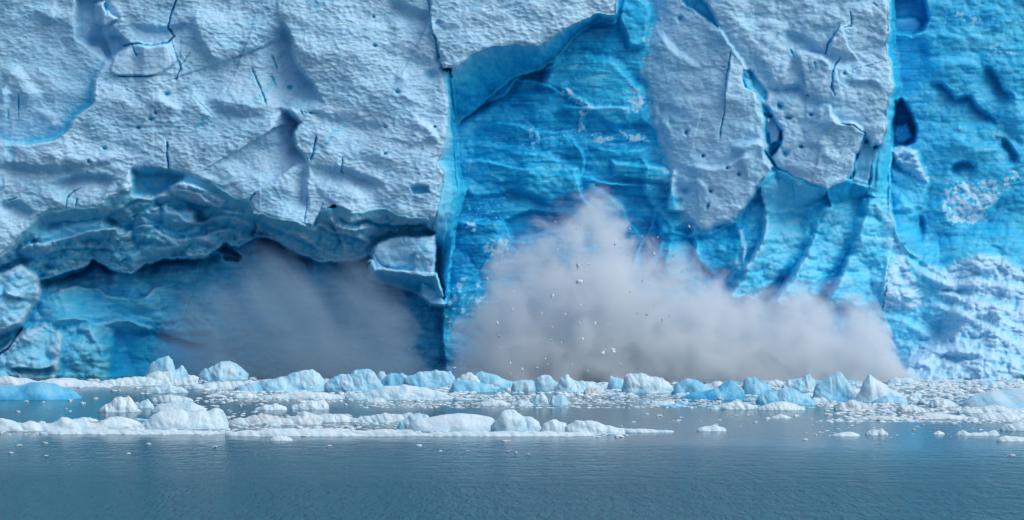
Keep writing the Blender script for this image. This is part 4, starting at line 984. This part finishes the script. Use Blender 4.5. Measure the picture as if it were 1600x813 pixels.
# brash: slush and crumbs nobody could count, one object
def brash():
    Vs, Qs, Bs, Ds = [], [], [], []; n0 = 0
    shapes = []
    for i in range(5):
        n = 7
        u, v = np.meshgrid(np.linspace(0, 2*np.pi, 9, endpoint=False), np.linspace(0.0, np.pi/1.6, n))
        x = np.cos(u)*np.sin(v); y = np.sin(u)*np.sin(v); z = np.cos(v)
        r = 1+0.5*fbm(x*1.3+i*9, y*1.3+z*1.7, 40+i, 2)
        V = np.stack([x*r, y*r, z*r*.5], -1).reshape(-1, 3)
        idx = np.arange(n*9).reshape(n, 9)
        q = np.stack([idx[:-1], idx[1:], np.roll(idx, -1, 1)[1:], np.roll(idx, -1, 1)[:-1]], -1).reshape(-1, 4)
        shapes.append((V, q))
    rs = np.random.RandomState(3)
    spots = []
    def band(xa, xb, ya, yb, n, wa, wb, dirt=.15):
        for _ in range(n):
            spots.append((rs.uniform(xa, xb), rs.uniform(ya, yb), rs.uniform(wa, wb), dirt))
    band(320, 1620, 590, 620, 2600, 4, 15, .08)
    band(560, 1300, 618, 638, 2300, 2, 9, .25)
    band(330, 560, 612, 628, 220, 3, 9, .2)
    band(1290, 1620, 586, 660, 2400, 4, 13, .15)
    band(1380, 1640, 580, 605, 500, 5, 14, .05)
    band(0, 340, 594, 606, 260, 4, 12, .1)
    band(0, 380, 660, 680, 420, 3, 11, .1)
    band(340, 660, 648, 682, 900, 3, 10, .25)
    band(620, 980, 668, 683, 380, 3, 10, .1)
    band(180, 420, 612, 648, 260, 3, 9, .35)
    band(980, 1300, 640, 660, 60, 2, 6, .5)
    band(1250, 1620, 650, 684, 160, 2, 8, .4)
    for px, py, w, di in spots:
        # the slush gathers in drifting streaks
        g = fbm(np.array([px/90.0]), np.array([py/7.0]), 60, 2)[0]
        if g < -0.12 and rs.rand() < .7: continue
        x, d = on_water(px, py); r = .5*w*d/F_PX
        V, q = shapes[rs.randint(5)]
        a = rs.uniform(0, 6.28); c, s_ = math.cos(a), math.sin(a)
        Vr = np.stack([(V[:, 0]*c-V[:, 1]*s_)*r+x, (V[:, 0]*s_+V[:, 1]*c)*r*1.2+d, V[:, 2]*r*rs.uniform(.3, .9)-.02], -1)
        Vs.append(Vr); Qs.append(q+n0); n0 += len(V)
        Bs.append(np.full(len(V), abs(rs.normal(.05, .1)))); Ds.append(np.full(len(V), (di*2.2*rs.rand()) if rs.rand() < di*1.6 else .02))
    o = mesh_np('brash_ice', np.concatenate(Vs), np.concatenate(Qs), {'blue': np.concatenate(Bs), 'dirt': np.clip(np.concatenate(Ds), 0, .85)}, MAT_FLOE)
    tag(o, 'slush and crumbs of brash ice packed between the floes', 'brash ice', None, 'stuff')
brash()

# ------------------------------------------------------------------ clouds of ice dust and spray
def spray(name, label, top, dc, thick, dens, noise_scale, amp, color, seed, left_soft=0.0, soft=.75, streak=False, veil=.25):
    """a bank of fine ice dust standing on the water; top = its ragged upper outline in photo pixels"""
    t = np.array(top, float)
    m = dc/F_PX
    xs = (t[:, 0]-800)*m; zs = CAM_H+(HORIZ-t[:, 1])*m
    xa, xb = xs[0], xs[-1]; zmax = zs.max()*1.05
    # hull
    nx, na = 90, 20
    X = np.linspace(xa, xb, nx)
    Zt = np.interp(X, xs, zs)*1.12+0.8
    k = np.ones(5)/5; Zt = np.convolve(np.pad(Zt, 2, 'edge'), k, 'valid')
    e = np.sin(np.pi*np.linspace(0.0, 1, nx))**.35; e[0] = e[-1] = .05
    a = np.linspace(0, np.pi, na)
    Vv = np.zeros((nx, na, 3))
    for i in range(nx):
        Vv[i, :, 0] = X[i]; Vv[i, :, 1] = dc-thick*1.05*np.cos(a)*max(e[i], .05); Vv[i, :, 2] = 0.06+Zt[i]*np.sin(a)**.9
    idx = np.arange(nx*na).reshape(nx, na)
    q = np.stack([idx[:-1, :-1], idx[1:, :-1], idx[1:, 1:], idx[:-1, 1:]], -1).reshape(-1, 4)
    qb = np.stack([idx[:-1, 0], idx[:-1, -1], idx[1:, -1], idx[1:, 0]], -1)
    me_v = Vv.reshape(-1, 3)
    mat = bpy.data.materials.new(name+'_air'); mat.use_nodes = True
    T = mat.node_tree; N = T.nodes; L = T.links
    for n in list(N): N.remove(n)
    out = N.new('ShaderNodeOutputMaterial'); pv = N.new('ShaderNodeVolumePrincipled')
    L.new(pv.outputs[0], out.inputs['Volume'])
    pv.inputs['Color'].default_value = (*color, 1); pv.inputs['Anisotropy'].default_value = 0.15
    tc = N.new('ShaderNodeTexCoord'); sp = N.new('ShaderNodeSeparateXYZ'); L.new(tc.outputs['Object'], sp.inputs[0])
    def M(op, a, b=None, c=None, clamp=False):
        n = N.new('ShaderNodeMath'); n.operation = op; n.use_clamp = clamp
        for i, v in enumerate((a, b, c)):
            if v is None: continue
            if isinstance(v, (int, float)): n.inputs[i].default_value = v
            else: L.new(v, n.inputs[i])
        return n.outputs[0]
    n0 = N.new('ShaderNodeTexNoise'); n0.inputs['Scale'].default_value = noise_scale*1.3; n0.inputs['Detail'].default_value = 4
    L.new(tc.outputs['Object'], n0.inputs['Vector'])
    xw = M('ADD', sp.outputs['X'], M('MULTIPLY', M('SUBTRACT', n0.outputs['Fac'], .5), 9.0))
    xn = M('DIVIDE', M('SUBTRACT', xw, xa), xb-xa, clamp=True)
    fc = N.new('ShaderNodeFloatCurve'); cu = fc.mapping.curves[0]
    pts = [((x-xa)/(xb-xa), z/zmax) for x, z in zip(xs, zs)]
    cu.points[0].location = pts[0]; cu.points[1].location = pts[-1]
    for p in pts[1:-1]: cu.points.new(*p)
    fc.mapping.update(); L.new(xn, fc.inputs['Value'])
    zt = M('MULTIPLY', fc.outputs[0], zmax)
    zr = M('DIVIDE', sp.outputs['Z'], M('MAXIMUM', zt, .3))
    yr = M('DIVIDE', M('SUBTRACT', sp.outputs['Y'], dc), thick)
    ee = M('SQRT', M('ADD', M('MULTIPLY', zr, M('MULTIPLY', zr, zr)), M('MULTIPLY', yr, yr)))
    n1 = N.new('ShaderNodeTexNoise'); n1.inputs['Scale'].default_value = noise_scale; n1.inputs['Detail'].default_value = 7; n1.inputs['Roughness'].default_value = .68
    n1.inputs['Distortion'].default_value = .6
    mp = N.new('ShaderNodeMapping'); mp.inputs['Location'].default_value = (seed*3.1, seed*1.7, seed)
    L.new(tc.outputs['Object'], mp.inputs[0])
    if streak:                # powder falls in slanting veils
        mp.inputs['Rotation'].default_value = (0, math.radians(38), 0)
        m3 = N.new('ShaderNodeMapping'); m3.inputs['Scale'].default_value = (1.2, 1, .5); L.new(mp.outputs[0], m3.inputs[0]); mp = m3
    L.new(mp.outputs[0], n1.inputs['Vector'])
    n2 = N.new('ShaderNodeTexVoronoi'); n2.feature = 'SMOOTH_F1'; n2.inputs['Scale'].default_value = noise_scale*1.6; n2.inputs['Smoothness'].default_value = .5
    L.new(mp.outputs[0], n2.inputs['Vector'])
    nz = M('SUBTRACT', M('MULTIPLY', n1.outputs['Fac'], 1.5), M('MULTIPLY', n2.outputs['Distance'], .30))
    v = M('ADD', M('SUBTRACT', 1.0, ee), M('MULTIPLY', M('SUBTRACT', nz, .52), amp))
    mr = N.new('ShaderNodeMapRange'); mr.interpolation_type = 'SMOOTHSTEP'
    mr.inputs['From Min'].default_value = 0.0; mr.inputs['From Max'].default_value = soft
    L.new(v, mr.inputs['Value'])
    # ends fade out
    ed = M('MULTIPLY', M('MULTIPLY', xn, 8.0, clamp=True), M('MULTIPLY', M('SUBTRACT', 1.0, xn), 14.0, clamp=True), clamp=True)
    if left_soft: ed = M('MULTIPLY', M('MULTIPLY', xn, left_soft, clamp=True), M('MULTIPLY', M('SUBTRACT', 1.0, xn), 6.0, clamp=True))
    # a thin veil hangs round the dense billows
    m2 = N.new('ShaderNodeMapRange'); m2.interpolation_type = 'SMOOTHSTEP'; m2.inputs['From Min'].default_value = -.12; m2.inputs['From Max'].default_value = 1.0
    m2.inputs['To Max'].default_value = veil; L.new(v, m2.inputs['Value'])
    L.new(M('MULTIPLY', M('MULTIPLY', M('ADD', mr.outputs[0], m2.outputs[0]), ed), dens), pv.inputs['Density'])
    o = mesh_np(name, me_v, np.concatenate([q, qb]), {}, mat)
    tag(o, label, 'dust cloud', None, 'stuff')
    return o
spray('dust_cloud', 'billowing grey white plume of ice dust before the blue hollow', [(680, 588), (696, 550), (715, 510), (740, 466), (762, 432), (778, 398), (800, 378), (830, 360), (858, 347), (890, 339), (922, 328), (950, 324), (970, 346), (990, 382), (1020, 390), (1060, 396), (1085, 422), (1120, 442), (1160, 454), (1210, 456), (1260, 459), (1300, 455), (1345, 464), (1368, 478), (1384, 510), (1396, 550), (1412, 578), (1450, 588)],
      333.0, 8.0, .31, .20, 2.0, (.89, .947, .99), 1.0, soft=.75, veil=.34)
spray('dust_curtain', 'dim grey curtain of ice dust falling inside the cave', [(235, 560), (262, 480), (300, 448), (345, 425), (395, 400), (450, 404), (505, 400), (545, 392), (572, 384), (592, 410), (612, 440), (640, 490), (662, 540), (690, 580)],
      345.0, 5.0, .15, .14, 1.2, (.60, .77, .87), 4.0, 3.0, soft=.8, streak=True, veil=.5)

# bits of ice flung into the air
AIR = [(903, 416, 7), (904, 440, 8), (863, 463, 6), (1022, 397, 5), (777, 505, 4), (779, 525, 4), (797, 567, 4), (905, 505, 4), (910, 530, 4), (958, 547, 7), (942, 552, 6), (930, 506, 4), (996, 490, 3), (1010, 492, 4), (840, 527, 3), (838, 575, 4), (816, 578, 4), (893, 570, 3), (918, 580, 3), (800, 484, 4), (984, 357, 3), (988, 380, 3), (710, 575, 4), (1035, 500, 4), (985, 560, 3), (970, 570, 4), (1046, 493, 3)]
for i in range(70):
    AIR.append((rnd.gauss(930, 90), rnd.uniform(340, 585), rnd.uniform(1.2, 3.2)))
AP = []
for i, (px, py, w) in enumerate(AIR):
    d = rnd.uniform(323, 326); r = .5*w*d/F_PX
    if i < 2:
        V, q = lump_shape(50+i, .9); V = V*np.array([1.25, .8, 1.0])*(1+.45*facets(V[:, 0]*1.7+V[:, 1], V[:, 2]*1.7, 58+i))[:, None]; o = mesh_np('flying_chunk', V, q, {'blue': np.full(len(V), .0), 'dirt': np.zeros(len(V))}, MAT_FLOE); AP.append(o)
    else:
        o = AP[i % 2].copy(); C.objects.link(o)
    o.location = ((px-800)*d/F_PX, d, CAM_H+(HORIZ-py)*d/F_PX); o.scale = (r, r, r); o.rotation_euler = (rnd.random()*6, rnd.random()*6, rnd.random()*6)
    tag(o, 'small ice fragment in the air before the dust plume', 'ice fragment', 'ice fragments flung up by the fall')
